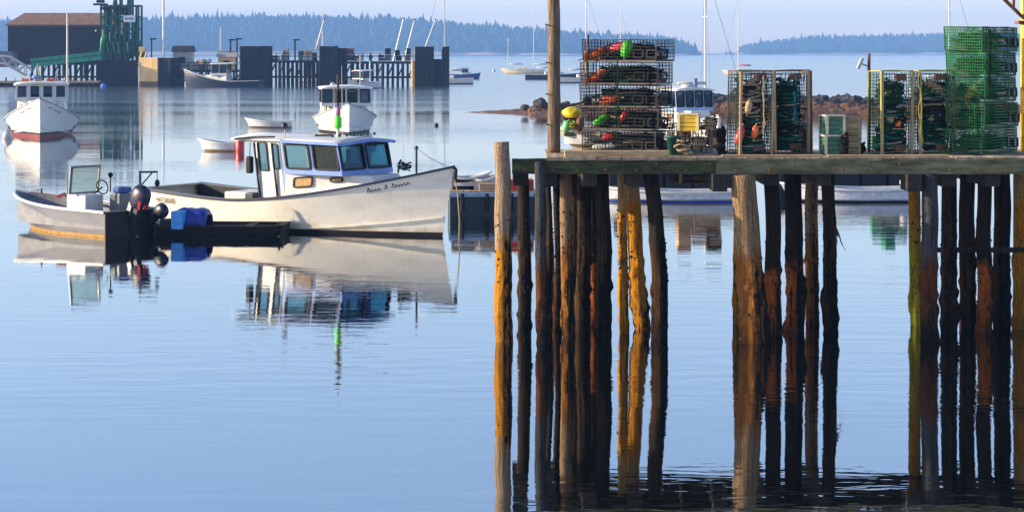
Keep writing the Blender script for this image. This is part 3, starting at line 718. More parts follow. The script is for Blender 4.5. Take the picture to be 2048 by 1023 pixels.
def wheelhouse(t, H, xa, xf, hw, zd, zr, rake, wallm, frame, glass, n_side=2, n_front=3, roofm=None, edgem=None, aft=0.9, open_aft=True, aft_wall=None, side_glass=None, front_glass=None, over=0.12, fw=0.055, sill=0.2):
    """box wheelhouse: xa..xf at the base, half width hw, from zd to zr, windscreen leaning aft by rake"""
    h = zr - zd; V = Vector((-rake, 0, h))
    lean = 0.05
    def wins(n, g=0.035, v0=sill, v1=0.9, a=0.0, b=1.0):
        w = (b - a) / n; return [(a + w * i + g, v0, a + w * (i + 1) - g, v1) for i in range(n)]
    # starboard (y<0): seen from outside, aft is left
    panel(t, 'starboard_wall', (xa, -hw, zd), (xf - xa, 0, 0), V + Vector((0, lean, 0)), wins(n_side), wallm, frame, glass, fw=fw, glasses=side_glass)
    panel(t, 'port_wall', (xf, hw, zd), (xa - xf, 0, 0), V + Vector((0, -lean, 0)), wins(n_side), wallm, frame, glass, fw=fw)
    panel(t, 'windscreen_wall', (xf, -hw, zd), (0, 2 * hw, 0), V * 1.0, wins(n_front, 0.025), wallm, frame, glass, fw=fw, glasses=front_glass)
    # roof
    x0, x1 = xa - rake - aft, xf - rake + over + 0.12; rows = []
    for k in range(9):
        f = -1 + k / 4
        rows.append([Vector((x0 + (x1 - x0) * i / 8, f * (hw + 0.02 + over * .5) * (1.0 if i < 7 else (0.985 if i == 7 else 0.94)), zr + 0.03 + 0.11 * (1 - f * f) - 0.05 * (i / 8) ** 2)) for i in range(9)])
    ro = MB().grid(rows).build('roof', roofm, t, True); so_ = ro.modifiers.new('solid', 'SOLIDIFY'); so_.thickness = 0.045; so_.offset = -1
    vis = MB(); hwv = hw + over * .5 + 0.03
    rail(vis, [Vector((xa - rake * .6, -hwv, zr - 0.01)), Vector((x1 - .12, -hwv, zr - 0.05)), Vector((x1 + .012, -hwv * .93, zr - 0.055)), Vector((x1 + .03, 0, zr + 0.035)), Vector((x1 + .012, hwv * .93, zr - 0.055)), Vector((x1 - .12, hwv, zr - 0.05)), Vector((xa - rake * .6, hwv, zr - 0.01))], 0.045, 0.075)
    vis.build('visor', edgem or wallm, t)
    return ro
def trunk(t, x0, x1, hw0, hw1, z0a, z0b, z1, m, ports=()):
    """low cabin trunk; hw0 at aft, hw1 at the front"""
    sl_ = 0.16
    b = [(x0, -hw0, z0a), (x1, -hw1, z0b), (x1, hw1, z0b), (x0, hw0, z0a)]
    tp = [(x0, -hw0 + .08, z1), (x1 - sl_, -hw1 + .1, z1 - 0.03), (x1 - sl_, hw1 - .1, z1 - 0.03), (x0, hw0 - .08, z1)]
    mb = MB().add(b + tp, [(0, 1, 5, 4), (1, 2, 6, 5), (2, 3, 7, 6), (4, 5, 6, 7), (3, 0, 4, 7)])
    o = bevel(mb.build('cabin_trunk', m, t), 0.03, 3)
    for side in (-1, 1):
        B0, B1, T0, T1 = Vector(b[0]), Vector(b[1]), Vector(tp[0]), Vector(tp[1])
        for (a, c, v0, v1) in ports:
            def q(u, v):
                p = (B0 + (B1 - B0) * u) * (1 - v) + (T0 + (T1 - T0) * u) * v
                return Vector((p.x, p.y * -side, p.z))
            Uv, Vv = q(c, v0) - q(a, v0), q(a, v1) - q(a, v0); n = Uv.cross(Vv).normalized()
            if n.y * side < 0: n = -n
            f = ring(MB(), q(a, v0) + n * .004, Uv, Vv, n, 0.06, 0.035, 0.05).build('portlight', BLACK, t)
            MB().add([q(a, v0) + n * .012, q(c, v0) + n * .012, q(c, v1) + n * .012, q(a, v1) + n * .012], [(0, 1, 2, 3)]).build('pane', AMBER, f)
    return o

def main_boat():
    a = -33
    H = Hull(10.4, 3.25, 1.90, 0.84, 1.02, rake=0.38, tr=0.86, wl=0.94, low=0.36)
    d = Vector((math.cos(R(a)), math.sin(R(a)), 0))
    base = Vector((XU(885, 54.35), 54.35, 0)) - d * (10.4 - 0.38)
    t = boat_shell('lobster_boat', 'white lobster boat with light blue wheelhouse, largest and nearest boat', 'boat', H, base, R(a), CREAM, BLACKP, NAVY,
                   zboot=0.10, deckm=WHITE2, t_deck=0.50, floor_z=0.30, spray=(0.60, 0.13, 0.52))
    trunk(t, 5.5, 8.25, 1.24, 0.72, 0.95, 1.36, 1.64, WHITE, [(0.10, 0.31, 0.36, 0.78), (0.52, 0.66, 0.52, 0.78)])
    wheelhouse(t, H, 5.5, 7.5, 1.17, 1.60, 2.52, 0.20, BLUEP, BLACK, GLASSD, 2, 2, WHITE, BLUEP, aft=1.75,
               side_glass=[GLASSD, GLASSD], front_glass=[GLASSB, GLASSB], sill=0.17)
    # white after part of the wheelhouse with the open hauling doorway
    for side, nm in ((-1, 'starboard_after_wall'), (1, 'port_after_wall')):
        O = (4.55, -1.20, 0.92) if side == -1 else (5.49, 1.20, 0.92)
        U = (0.94, 0, 0) if side == -1 else (-0.94, 0, 0)
        panel(t, nm, O, U, (-0.26, 0.06 * -side, 1.62), [(0.16, 0.46, 0.50, 0.95), (0.70, 0.5, 0.93, 0.93)], WHITE, BLACK, GLASSD, fw=0.03, rad=0.05)
    for x in (4.50, 5.14):
        MB().tube([(x + .12, -1.235, 0.90), (x - 0.12, -1.21, 2.45)], 0.032, 6).build('hauling_post', BLACK, t)
    MB().box((4.15, 0, 2.49), (1.2, 2.1, 0.05)).build('awning_beam', WHITE2, t)
    MB().tube([(3.72, -1.27, 2.54), (4.4, -1.29, 2.60), (5.2, -1.30, 2.63)], 0.03, 6).build('awning_rail', BLACK, t)
    # bulkhead inside with a door and instruments so the glass shows a cabin
    MB().box((5.62, 0.55, 1.55), (0.04, 1.15, 1.9)).build('bulkhead', DECKG, t)
    MB().box((6.9, 0.1, 1.62), (0.5, 1.7, 0.16)).build('dashboard', DECKG, t)
    MB().lathe([(0.20, -.015), (0.22, 0), (0.20, .015)], (6.55, -0.5, 1.82), 16, 'X').build('steering_wheel', DKMETAL, t)
    MB().box((6.1, 0.15, 1.85), (0.04, 0.35, 0.9)).build('cabin_post', TANWOOD, t)
    MB().box((7.0, 0.62, 1.95), (0.04, 0.30, 0.7)).build('curtain', SKYTARP, t)
    MB().box((6.95, -0.20, 1.95), (0.04, 0.16, 0.7)).build('curtain', WHITE2, t)
    # cockpit gear
    bevel(MB().box((3.35, -0.2, 0.68), (0.95, 1.1, 0.62)).build('engine_box', WHITE, t), 0.04)
    bevel(MB().box((3.95, -0.75, 0.82), (0.32, 0.34, 0.34)).build('pot_hauler', DKMETAL, t), 0.03)
    MB().tube([(4.25, -1.22, 2.45), (4.25, -1.24, 2.05)], 0.012, 6).build('hanging_line', ROPED, t)
    bevel(MB().box((4.25, -1.24, 1.82), (0.2, 0.16, 0.48)).build('hanging_fender', BLACK, t), 0.05, 3)
    # roof gear
    MB().tube([(5.2, -0.85, 2.6), (5.2, -0.85, 2.84)], 0.018, 6).build('horn_stalk', METAL, t)
    MB().ball((5.2, -0.85, 2.92), 0.10, 14, 8).build('search_light', NAVY, t, True)
    m = MB().tube([(6.55, -0.15, 2.6), (6.55, -0.15, 4.35)], 0.035, 8).build('mast', DKMETAL, t)
    MB().tube([(6.55, -0.15, 2.62), (6.55, -0.15, 2.84)], 0.05, 10).build('mast_foot', WHITE, m)
    MB().lathe([(0.05, 2.84), (0.105, 2.88), (0.105, 3.16), (0.05, 3.2)], (6.55, -0.15, 0), 12).build('green_lamp', LIMEPL, m, True)
    MB().lathe([(0.04, 3.2), (0.075, 3.22), (0.07, 3.44), (0.04, 3.46)], (6.55, -0.15, 0), 12).build('pink_lamp', mat('mauve_paint', (0.45, 0.18, 0.34), None, 5), m, True)
    MB().box((6.55, -0.15, 3.75), (0.09, 0.22, 0.34)).build('radar_reflector', BLACK, m)
    for k in range(7): MB().ball((6.98 + 0.0 * k, -0.95 + 0.32 * k, 2.685), 0.045, 8, 5).build('roof_light', NAVY, t)
    MB().tube([(5.9, 0.9, 2.6), (5.86, 0.9, 4.6)], [0.012, 0.005], 5).build('whip_aerial', WHITEPL, t)
    MB().tube([(5.95, -0.4, 2.66), (6.6, -0.5, 2.68)], 0.03, 6).build('roof_rack', BLACK, t)
    # foredeck gear
    MB().tube([(9.15, 0.0, 1.66), (9.15, 0, 2.36)], 0.03, 8).build('bow_post', DKMETAL, t)
    MB().ball((9.15, 0, 2.38), 0.055, 10, 6).build('post_cap', DKMETAL, t)
    MB().tube([(9.15, 0, 2.36), (9.6, -.05, 2.12), (10.1, 0, 1.92)], 0.014, 5).build('bow_stay', METAL, t)
    rb = random.Random(3)
    for k in range(7):
        c = Vector((8.6 + rb.uniform(-.16, .16), 0.15 + rb.uniform(-.3, .3), 1.70 + rb.uniform(0, .12))); pts = [c + Vector((0.12 * math.cos(i * .9 + k), 0.12 * math.sin(i * .9 + k), 0.02 * i + 0.02 * math.sin(i * 2))) for i in range(9)]
        MB().tube(pts, 0.022, 5).build('anchor_rope', WHITEPL if k % 2 else ROPED, t)
    MB().tube([(8.45, .1, 1.66), (8.5, .1, 1.95), (8.62, .0, 2.02)], 0.03, 6).build('anchor', DKMETAL, t)
    MB().tube([(10.38, -.03, 1.9), (10.46, 0, 1.82), (10.44, 0, 1.55)], 0.05, 8).build('bow_roller', BLACK, t)
    MB().tube([(10.36, 0, 1.78), (10.5, .02, 1.2), (10.55, .04, .5), (10.52, .06, -.3)], 0.018, 6).build('mooring_line', ROPE, t)
    for tt, zz in ():
        q = H.p(tt, .45, -1); z0 = H.zs(tt)
        MB().tube([(q.x, H.p(tt, z0, -1).y - .03, z0), (q.x, q.y - .12, zz + .2)], .010, 5).build('fender_line', ROPED, t)
        MB().lathe([(.02, -.22), (.09, -.18), (.10, 0), (.09, .18), (.02, .22)], (q.x, q.y - .13, zz), 12).build('fender', WHITEPL, t, True)
    # writing
    scribble(t, H, 0.80, 0.905, 0.24, -1, BLACK, (4, 1, 5), 0.13, 2)
    q = H.p(0.085, H.zs(.085) - 0.33, -1); q2 = H.p(0.19, H.zs(.19) - 0.33, -1); ang = math.atan2(q2.y - q.y, q2.x - q.x)
    text_mesh('registration_number', 'ME3806B', 0.23, mat('brown_lettering', (0.10, 0.06, 0.03), None, 9), t, q + Vector((0, -0.05, 0)), (R(86), 0, ang), 0.003, 0.9)
    return t
main_boat()

def outboard(parent, c, tilt, yaw, s=1.0, red=True, label=None):
    """outboard motor on a transom bracket; built pointing aft (-x), leg down"""
    o = obj('outboard_motor', None, parent, c, (0, tilt, yaw)); 
    if label: o['label'] = label
    cow = MB(); rows = []
    prof = [(0.00, .20, .13, .00), (0.10, .27, .165, -.01), (0.28, .29, .175, -.03), (0.42, .26, .16, -.05), (0.50, .19, .12, -.06), (0.53, .06, .05, -.06)]
    for z, lx, ly, ox in prof:
        rows.append([(ox + lx * math.cos(2 * math.pi * k / 16) * s, ly * math.sin(2 * math.pi * k / 16) * s, (z + .10) * s) for k in range(17)])
    cow.grid(rows); cow.build('cowling', NAVY, o, True)
    if red:
        for side in (-1, 1):
            MB().add([Vector((-0.24, side * .125, .14)) * s, Vector((-.19, side * .15, .14)) * s, Vector((-0.10, side * .165, .5)) * s, Vector((-.20, side * .125, .5)) * s], [(0, 1, 2, 3)]).build('stripe', REDPL, o)
        MB().box((-0.275 * s, 0, 0.33 * s), (0.03, 0.13, 0.34)).build('stripe', REDPL, o)
    MB().box((-.02 * s, 0, -0.18 * s), (0.2 * s, 0.13 * s, 0.6 * s)).build('midsection', DKMETAL, o)
    MB().box((0.12 * s, 0, 0.0), (0.12 * s, 0.22 * s, 0.3 * s)).build('clamp_bracket', METAL, o)
    lg = MB().lathe([(0.02, -.28), (0.055, -.2), (0.06, .05), (0.03, .2)], (0, 0, -0.62 * s), 10, 'X').build('gearcase', DKMETAL, o, True)
    pr = MB()
    for k in range(3):
        a = 2 * math.pi * k / 3; pr.box((-0.27, .09 * math.cos(a), -0.62 * s + .09 * math.sin(a)), (0.02, 0.14, 0.08), mtx=Matrix.Rotation(a, 3, 'X'))
    pr.build('propeller', METAL, lg)
    return o
def grey_skiff():
    b = 180 - 41     # heading: bow to the left and away
    H = Hull(5.3, 2.0, 1.0, 0.72, 0.70, rake=0.75, tr=0.9, wl=0.84, low=0.25, full=2.6, ent=1.7)
    d = Vector((math.cos(R(b)), math.sin(R(b)), 0))
    stern = Vector((XU(262, 54.3), 54.3, 0))
    t = boat_shell('work_skiff', 'grey open work skiff with white rail, ochre waterline and centre console', 'boat', H, stern, R(b), GREYH, OCHRE, WHITE,
                   zboot=0.08, floor_z=0.22, washw=0.10, inner=mat('skiff_liner', (0.18, 0.18, 0.20), (0.12, 0.12, 0.13), 4, .6))
    p = H.p(0, .7, 1)
    MB().box((-0.025, 0, 0.33), (0.03, p.y * 2 - .02, 0.72)).build('transom_board', BLACKP, t)
    MB().tube([(2.05, 0, .24), (2.05, 0, .3)], .01, 4)
    c = bevel(MB().box((1.55, 0.36, 0.66), (0.85, 0.62, 0.86)).build('console', WHITE, t), 0.04)
    panel(t, 'windscreen_frame', (1.62, 0.86, 1.10), (0, -1.02, 0), (-0.10, 0, 0.78), [(0.05, 0.04, 0.95, 0.95)], METAL, METAL, GLASSW, fw=0.03, t=0.02)
    w = MB(); w.tube([(1.28 + .12 * math.sin(k * .52) * .5, -0.02 + .19 * math.cos(k * .52), 1.28 + .19 * math.sin(k * .52)) for k in range(13)], 0.018, 6); w.build('steering_wheel', BLACK, t)
    MB().tube([(1.28, -.02, 1.28), (1.5, .1, 1.1)], .025, 6).build('steering_column', DKMETAL, t)
    bevel(MB().box((0.72, -0.25, 0.68), (0.45, 0.5, 0.9)).build('seat_box', GREYH, t), .03)
    bevel(MB().box((0.70, -0.25, 1.22), (0.36, 0.42, 0.16)).build('seat_cushion', mat('blue_cushion', (.05, .12, .35), None, 6), t), .05)
    MB().ball((1.05, -0.12, 1.62), .075, 10, 7).build('spot_lamp', BLACK, t)
    MB().tube([(1.05, -.12, 1.15), (1.05, -.12, 1.6)], .02, 6).build('lamp_stalk', BLACK, t)
    dv = MB().tube([(0.62, -0.80, .6), (0.62, -0.80, 1.72)], .032, 8).build('davit', DKMETAL, t)
    MB().tube([(0.62, -0.80, 1.68), (0.25, -1.12, 1.69)], .028, 8).build('davit_arm', DKMETAL, dv)
    MB().tube([(0.62, -0.80, 1.28), (0.36, -1.03, 1.68)], .020, 6).build('davit_brace', DKMETAL, dv)
    MB().tube([(0.26, -1.11, 1.68), (0.26, -1.11, 1.45)], .010, 5).build('davit_line', ROPED, dv)
    MB().ball((0.26, -1.11, 1.38), .075, 10, 6, 1.4).build('hauling_block', BLACK, dv)
    bevel(MB().box((2.6, 0.1, 0.42), (0.5, 0.7, 0.34)).build('fish_crate', RED2, t), .02)
    MB().tube([(3.35, -.35, .92), (3.1, -.1, 1.0), (2.9, .3, .95)], .045, 6).build('oar', REDPL, t)
    MB().tube([(4.05, 0, .98), (4.05, 0, 1.12)], .03, 6).build('bow_bitt', DKMETAL, t)
    outboard(t, (-0.18, -0.02, 0.70), R(-24), 0, 1.20, True, 'large dark blue outboard motor with red stripe')
    outboard(t, (-0.16, -0.72, 0.50), R(-50), 0, 0.80, False, 'small tilted black outboard motor')
grey_skiff()

def black_punt():
    Y = 55.0
    t = thing('black_punt', 'low flat black punt alongside the white lobster boat, carrying a blue tarp', 'punt', (XU(450, Y), Y, 0), R(-4)); t.scale = (1, 1, .60)
    RB = mat('tarred_planks', (0.006, 0.006, 0.008), (0.014, 0.012, 0.011), 4, 0.6, spec=0.25, stretch=(1, 6, 6))
    out = [(-1.78, .40), (-1.70, .46), (1.2, .46), (1.62, .50), (1.70, .44)]
    for s_ in (-1, 1):
        for k in range(3):
            z0, z1 = -.12 + .19 * k, -.12 + .19 * (k + 1) - .012
            w0, w1 = .56 + .05 * k, .56 + .05 * (k + 1)
            MB().add([(-1.78, s_ * w0, z0), (1.35, s_ * w0, z0), (1.5 + .07 * k, s_ * (w0 - .14), z0 + .02), (1.57 + .07 * k, s_ * (w1 - .14), z1 + .03), (1.35, s_ * w1, z1), (-1.78, s_ * w1, z1)], [(0, 1, 4, 5), (1, 2, 3, 4)]).build('strake', RB, t)
        rail(MB(), [Vector((-1.8, s_ * .72, .455)), Vector((1.35, s_ * .72, .455)), Vector((1.74, s_ * .58, .50))], .09, .05).build('gunwale', RB, t)
    MB().box((-1.78, 0, .16), (.05, 1.30, .58)).build('transom', RB, t)
    MB().box((1.66, 0, .24), (.06, 1.1, .5)).build('bow_board', RB, t)
    MB().box((-.1, 0, .26), (3.3, 1.2, .04)).build('floor', DARKIN, t)
    for x in (-.9, .7): MB().box((x, 0, .40), (.24, 1.3, .035)).build('thwart', DKWOOD, t)
    MB().tube([(1.6, -.5, .45), (1.6, -.5, .66)], .035, 7).build('bow_bitt', DKWOOD, t)
    outboard(t, (-1.86, -0.25, 0.50), R(-38), 0, 0.8, False)
    # tarp over gear: draped sheet
    rows = []
    for i in range(15):
        x = -0.45 + 0.95 * i / 14; row = []
        for k in range(13):
            f = -1 + k / 6; y = 0.50 * f
            z = 0.80 - 0.42 * abs(f) ** 5 - 0.16 * (abs(i / 7 - 1)) ** 6 + 0.07 * noise.noise((x * 5, y * 5, 1)) + 0.035 * noise.noise((x * 13, y * 13, 4))
            row.append((x, y, z))
        rows.append(row)
    o = MB().grid(rows).build('gear_tarp', BLUETARP, None, True, (XU(383, Y - .1), Y - .1, -0.10), (0, 0, R(-4)))
    o.modifiers.new('s', 'SOLIDIFY').thickness = 0.015
    tag(o, 'dark blue tarp heaped over gear in the black punt', 'tarp')
    b = bevel(MB().box((0, 0, 0), (0.34, 0.62, 0.50)).build('cooler', SKYTARP, None, False, (XU(362, Y - .35), Y - .42, 0.43), (0, 0, R(-12))), .04, 3)
    tag(b, 'light blue cooler box at the left end of the blue tarp', 'cooler')
    b = bevel(MB().box((0, 0, 0), (0.5, 0.5, 0.24)).build('gear_bag', NAVY, None, False, (XU(338, Y), Y, 0.30), (0, 0, .2)), .05, 3)
    tag(b, 'flat navy gear bag left of the light blue cooler', 'bag')
black_punt()

# ------------------------------------------------------------------ other craft in the harbour
def small_lobster(name, label, u, v, heading, L=9.0, B=3.0, top=None, boot=None, bottom=None, zb=1.75, nfront=4, frame=None, wall=None, glass=None, xa=0.45, xf=0.70, zr=2.75, trim=None, wh=1.05, zd=None, nside=2):
    """heading in degrees, 0 = to the right, -90 = towards the viewer; (u, v) photo position of the stem at the water"""
    top = top or WHITE; Y = YW(v); a = R(heading); d = Vector((math.cos(a), math.sin(a), 0))
    H = Hull(L, B, zb, 0.85, 0.95, rake=0.35, tr=0.86, wl=0.8, low=0.36)
    base = Vector((XU(u, Y), Y, 0)) - d * (L - 0.35)
    t = boat_shell(name, label, 'boat', H, base, a, top, boot or BLACKP, trim or DECKG, bottom, 0.30 if bottom else 0.12, deckm=WHITE2, t_deck=0.5, spray=(0.6, 0.2, 0.6))
    zd = zd or 1.42
    trunk(t, L * xa, L * (xf + 0.10), wh + .05, 0.62, 0.9, 1.35, zd + 0.06, WHITE, [(0.25, 0.38, 0.45, 0.75), (0.55, 0.66, 0.45, 0.75)])
    wheelhouse(t, H, L * xa, L * xf, wh, zd, zr - .05, 0.15, wall or WHITE, frame or BLACK, glass or GLASSK, nside, nfront, WHITE, WHITE, aft=1.2, fw=0.06)
    MB().box((L * xa + .1, 0, 1.7), (0.05, 1.5, 1.5)).build('bulkhead', WHITE2, t)
    MB().tube([(L * .93, 0, H.zs(.93)), (L * .93, 0, H.zs(.93) + .35)], .035, 6).build('bow_bitt', DKMETAL, t)
    return t, H, base, a
GW = mat('grey_white_frame', (0.62, 0.63, 0.66), (0.5, 0.5, 0.54), 4, .5)
t, H, base, a = small_lobster('lobster_boat', 'white lobster boat with red bottom paint at the left edge, bow towards the viewer', 80, 276, -78, 10.8, 4.4, zb=2.30, bottom=REDP, frame=GW, xa=.42, xf=.66, zr=3.15, wh=1.5, zd=2.05)
scribble(t, H, .83, .95, .34, -1, mat('brown_script', (.2, .11, .06), None, 9), (4, 1, 5), .14, 5); scribble(t, H, .83, .95, .34, 1, BLACK, (5, 3), .14, 6)
MB().tube([(5.4, 1.5, 2.2), (5.4, 1.5, 7.4)], [.07, .045], 8).build('mast', WHITE, t)
MB().lathe([(.22, 0), (.27, .05), (.27, .16), (.2, .22)], (4.7, -.35, 3.35), 16).build('radar_dome', mat('blue_dome', (.12, .2, .55), None, 5), t, True)
MB().tube([(4.7, -.35, 3.1), (4.7, -.35, 3.36)], .04, 6).build('radar_post', METAL, t)
MB().tube([(4.2, -.15, 3.2), (4.15, -.3, 4.3)], [.07, .04], 6).build('exhaust_stack', TANWOOD, t)
MB().tube([(4.4, .75, 3.15), (4.4, .82, 3.5), (4.4, .95, 3.95)], .05, 6).build('snorkel', WHITEPL, t)
for y in (-1.0, -.2, .5): bevel(MB().box((4.7, y, 3.3), (.5, .45, .16)).build('roof_box', ORANGEPL if y != -.2 else TANWOOD, t), .02)
t, H, base, a = small_lobster('lobster_boat', 'white lobster boat directly behind the big boat, bow towards the viewer', 698, 268, -82, 9.0, 3.95, zb=1.85, nfront=4, xa=.40, xf=.64, zr=2.82, wh=1.55, zd=1.62)
MB().box((8.0, -.35, 1.72), (.8, 1.0, .22)).build('deck_hatch', mat('pale_blue_hatch', (.3, .38, .55), None, 4), t)
for y in (-.9, -.3, .8): MB().ball((4.6, y, 3.12), .09, 8, 6).build('roof_light', NAVY, t)
MB().tube([(4.4, .95, 2.9), (4.4, .95, 4.8)], .04, 6).build('whip_aerial', WHITEPL, t)
t, H, base, a = small_lobster('lobster_boat', 'white boat with pale blue wheelhouse showing between the trap stacks on the wharf', 1432, 300, -72, 8.5, 2.9, wall=mat('pale_blue_paint', (.36, .5, .74), None, 3), xa=.40, xf=.64, zr=3.1, wh=1.05, zd=1.9, zb=1.8)
MB().lathe([(.3, 0), (.36, .08), (.36, .3), (.28, .36)], (4.7, -.1, 2.95), 16).build('radar_dome', WHITEPL, t, True)
MB().tube([(4.2, .55, 3.0), (4.2, .55, 3.6)], .12, 8).build('exhaust_stack', mat('grey_blue_stack', (.12, .2, .36), None, 4), t)
small_lobster('lobster_boat', 'dark blue hulled fishing boat with white cabin lying before the tan bulkhead', 372, 174, 172, 11.5, 3.4, top=NAVY, boot=NAVY, trim=WHITE, zb=2.6, xa=.42, xf=.62, zr=3.4, wh=1.3, zd=1.7)
small_lobster('lobster_boat', 'small white and blue boat just above the middle white lobster boat', 700, 178, -125, 5.6, 2.4, top=WHITE, boot=mat('royal_blue', (.02, .06, .4), None, 4), zb=1.3, xa=.4, xf=.66, zr=2.5, wh=.9, zd=1.2)
def gull_boat_post():
    t = thing('mooring_pole', 'thin pale pole in the water right of the small white and blue boat', 'pole', (XU(740, YW(176)), YW(176), 0))
    MB().tube([(0, 0, -1), (0, 0, 3.6)], .1, 8).build('shaft', WHITEPL, t)
    MB().ball((0, 0, 3.65), .14, 8, 6).build('cap', WHITEPL, t)
gull_boat_post()

def rowboat(label, u, v, heading, L=2.9, B=1.25, m=None, boot=None, zb=.62, name='rowing_skiff', z0=0.0, seats=True):
    Y = YW(v); a = R(heading); H = Hull(L, B, zb, zb * .66, zb * .72, rake=.35, tr=.8, wl=.74, low=.35, full=2.0, ent=1.5)
    t = boat_shell(name, label, 'boat', H, (XU(u, Y), Y, z0), a, m or WHITE, boot or OCHRE, WHITE, zboot=.05, floor_z=.10, washw=.05, inner=mat('skiff_inside', (.55, .56, .6), None, 5))
    if seats:
        for x in (.22, .55): 
            hw = H.half(x, zb * .55) - .03
            MB().box((L * x, 0, zb * .52), (.22, hw * 2, .03)).build('thwart', TANWOOD, t)
    return t
rowboat('small white rowing skiff with a red buoy at its stern, behind the big boat', 486, 302, 176, 2.3, 1.0)
rowboat('small white rowing skiff farther out, left of the middle white lobster boat', 583, 255, 178, 3.1, 1.2)
def buoy_ball(label, u, v, r, m, z=0.45, stalk=False, name='mooring_buoy'):
    Y = YW(v)
    t = thing(name, label, 'buoy', (XU(u, Y), Y, 0), 0, None)
    MB().ball((0, 0, r * z), r, 16, 10).build('float_body', m, t, True)
    MB().tube([(0, 0, r * (z + .9)), (0, 0, r * (z + 1.25))], r * .12, 6).build('eye', DKMETAL, t)
    return t
def can_buoy():
    Y = YW(303); t = thing('red_buoy', 'bright red cylindrical buoy floating at the stern of the near white skiff', 'buoy', (XU(480, Y), Y, 0))
    MB().lathe([(.02, -.15), (.20, -.12), (.215, 0), (.215, .5), (.15, .58), (.03, .6)], (0, 0, 0), 18).build('float_body', REDPL, t, True)
    MB().tube([(0, 0, .58), (0, 0, .75)], .03, 6).build('eye', DKMETAL, t)
can_buoy()
buoy_ball('white mooring ball in front of the red bottomed boat at the left edge', 15, 277, .30, WHITEPL)
buoy_ball('blue mooring ball below the green conveyor', 207, 175, .42, mat('blue_ball', (.05, .14, .55), None, 5))
buoy_ball('white mooring ball left of the small white and blue boat', 666, 173, .42, WHITEPL)
buoy_ball('white mooring ball right of the thin pale pole', 757, 175, .42, WHITEPL)
buoy_ball('small dark mooring buoy alone on open water left of the ledge', 873, 252, .14, BLACK)
buoy_ball('small white mooring ball beside the white yacht', 988, 143, .45, WHITEPL)

def sailboat(label, u, v, heading, L, m, boot, masts, zb=1.2, cabin=True, boom=True, rig=True, coverm=None):
    """masts: list of (fraction of length from stern, height)"""
    Y = YW(v); a = R(heading); H = Hull(L, L * .29, zb, zb * .72, zb * .78, rake=L * .10, tr=.6, wl=.8, low=.35, full=2.0, ent=1.6)
    t = boat_shell('sailing_yacht', label, 'sailboat', H, (XU(u, Y) - math.cos(a) * L / 2, Y - math.sin(a) * L / 2, 0), a, m, boot, WHITE, zboot=.14, deckm=WHITE2, t_deck=.32, floor_z=.4)
    if cabin:
        trunk(t, L * .34, L * .68, L * .085, L * .05, zb * .75, zb * .85, zb * .75 + .5, WHITE, [(.2, .35, .3, .7), (.5, .65, .3, .7)])
    for fr, h in masts:
        x = L * fr; mm = MB().tube([(x, 0, zb * .7), (x, 0, h)], [.10, .07], 8).build('mast', WHITE, t)
        if boom: MB().tube([(x - .1, 0, zb + 1.0), (x - L * .32, 0, zb + .95)], .14, 8).build('furled_sail', coverm or WHITEPL, t, True)
        if rig:
            for s_ in (-1, 1): MB().tube([(x, s_ * L * .12, zb * .8), (x, 0, h * .95)], .016, 4).build('shroud', METAL, mm)
            MB().tube([(x, -.6, h * .62), (x, .6, h * .62)], .03, 5).build('spreader', WHITE, mm)
    if rig:
        fr, h = masts[-1]; MB().tube([(L * .99, 0, zb), (L * fr, 0, h * .95)], .025, 4).build('forestay', METAL, t)
    return t
sailboat('cream ketch with two bare masts moored off the ledge', 1045, 147, 178, 10.5, mat('cream_topsides', (.8, .72, .5), None, 2), OCHRE, [(.25, 14.6), (.82, 8.2)])
sailboat('navy sailing yacht lying beside the cream ketch, partly behind the tall pole', 1108, 159, 4, 10.5, NAVY, NAVY, [(.52, 9.5)])
sailboat('white sloop with red cockpit covers beyond the upright traps', 1483, 151, 176, 8.4, WHITE, WHITE, [(.58, 17.5)], coverm=REDPL)
sailboat('sloop hidden behind the tall trap stack, its mast above the topmost trap', 1241, 160, 5, 9, WHITE, NAVY, [(.5, 12.6)])
sailboat('sloop with a very tall mast showing between the tall trap stack and the upright traps', 1402, 215, 20, 8.5, WHITE, NAVY, [(.55, 13.2)], cabin=False)
sailboat('sloop with a pale tall mast just right of the tall round pole', 1172, 166, 10, 9, WHITE, NAVY, [(.5, 15.5)])
sailboat('sloop whose mast and stays rise beside the green trap stack', 1898, 190, 8, 9, WHITE, NAVY, [(.5, 16)])
sailboat('white sloop behind the far wharf, its mast between the dark timber dolphins', 645, 165, 170, 8.5, WHITE, NAVY, [(.5, 12.2)])
sailboat('white sloop behind the right end of the far wharf with the tallest mast there', 889, 168, 175, 9, WHITE, NAVY, [(.5, 19)])
sailboat('small sloop behind the dark blue fishing boat with a short thin mast', 441, 164, 170, 7, WHITE, NAVY, [(.5, 9.2)], rig=False)
def launch(label, u, v, heading, L, m):
    t, H, base, a = small_lobster('motor_launch', label, u, v, heading, L, L * .33, top=m, boot=NAVY, zb=1.15, xa=.4, xf=.62, zr=2.0, wh=L * .12, zd=1.1, trim=WHITE)
    return t
launch('blue and white motor launch at the right end of the far wharf', 958, 158, 2, 6.0, mat('launch_blue', (.03, .06, .28), None, 4))

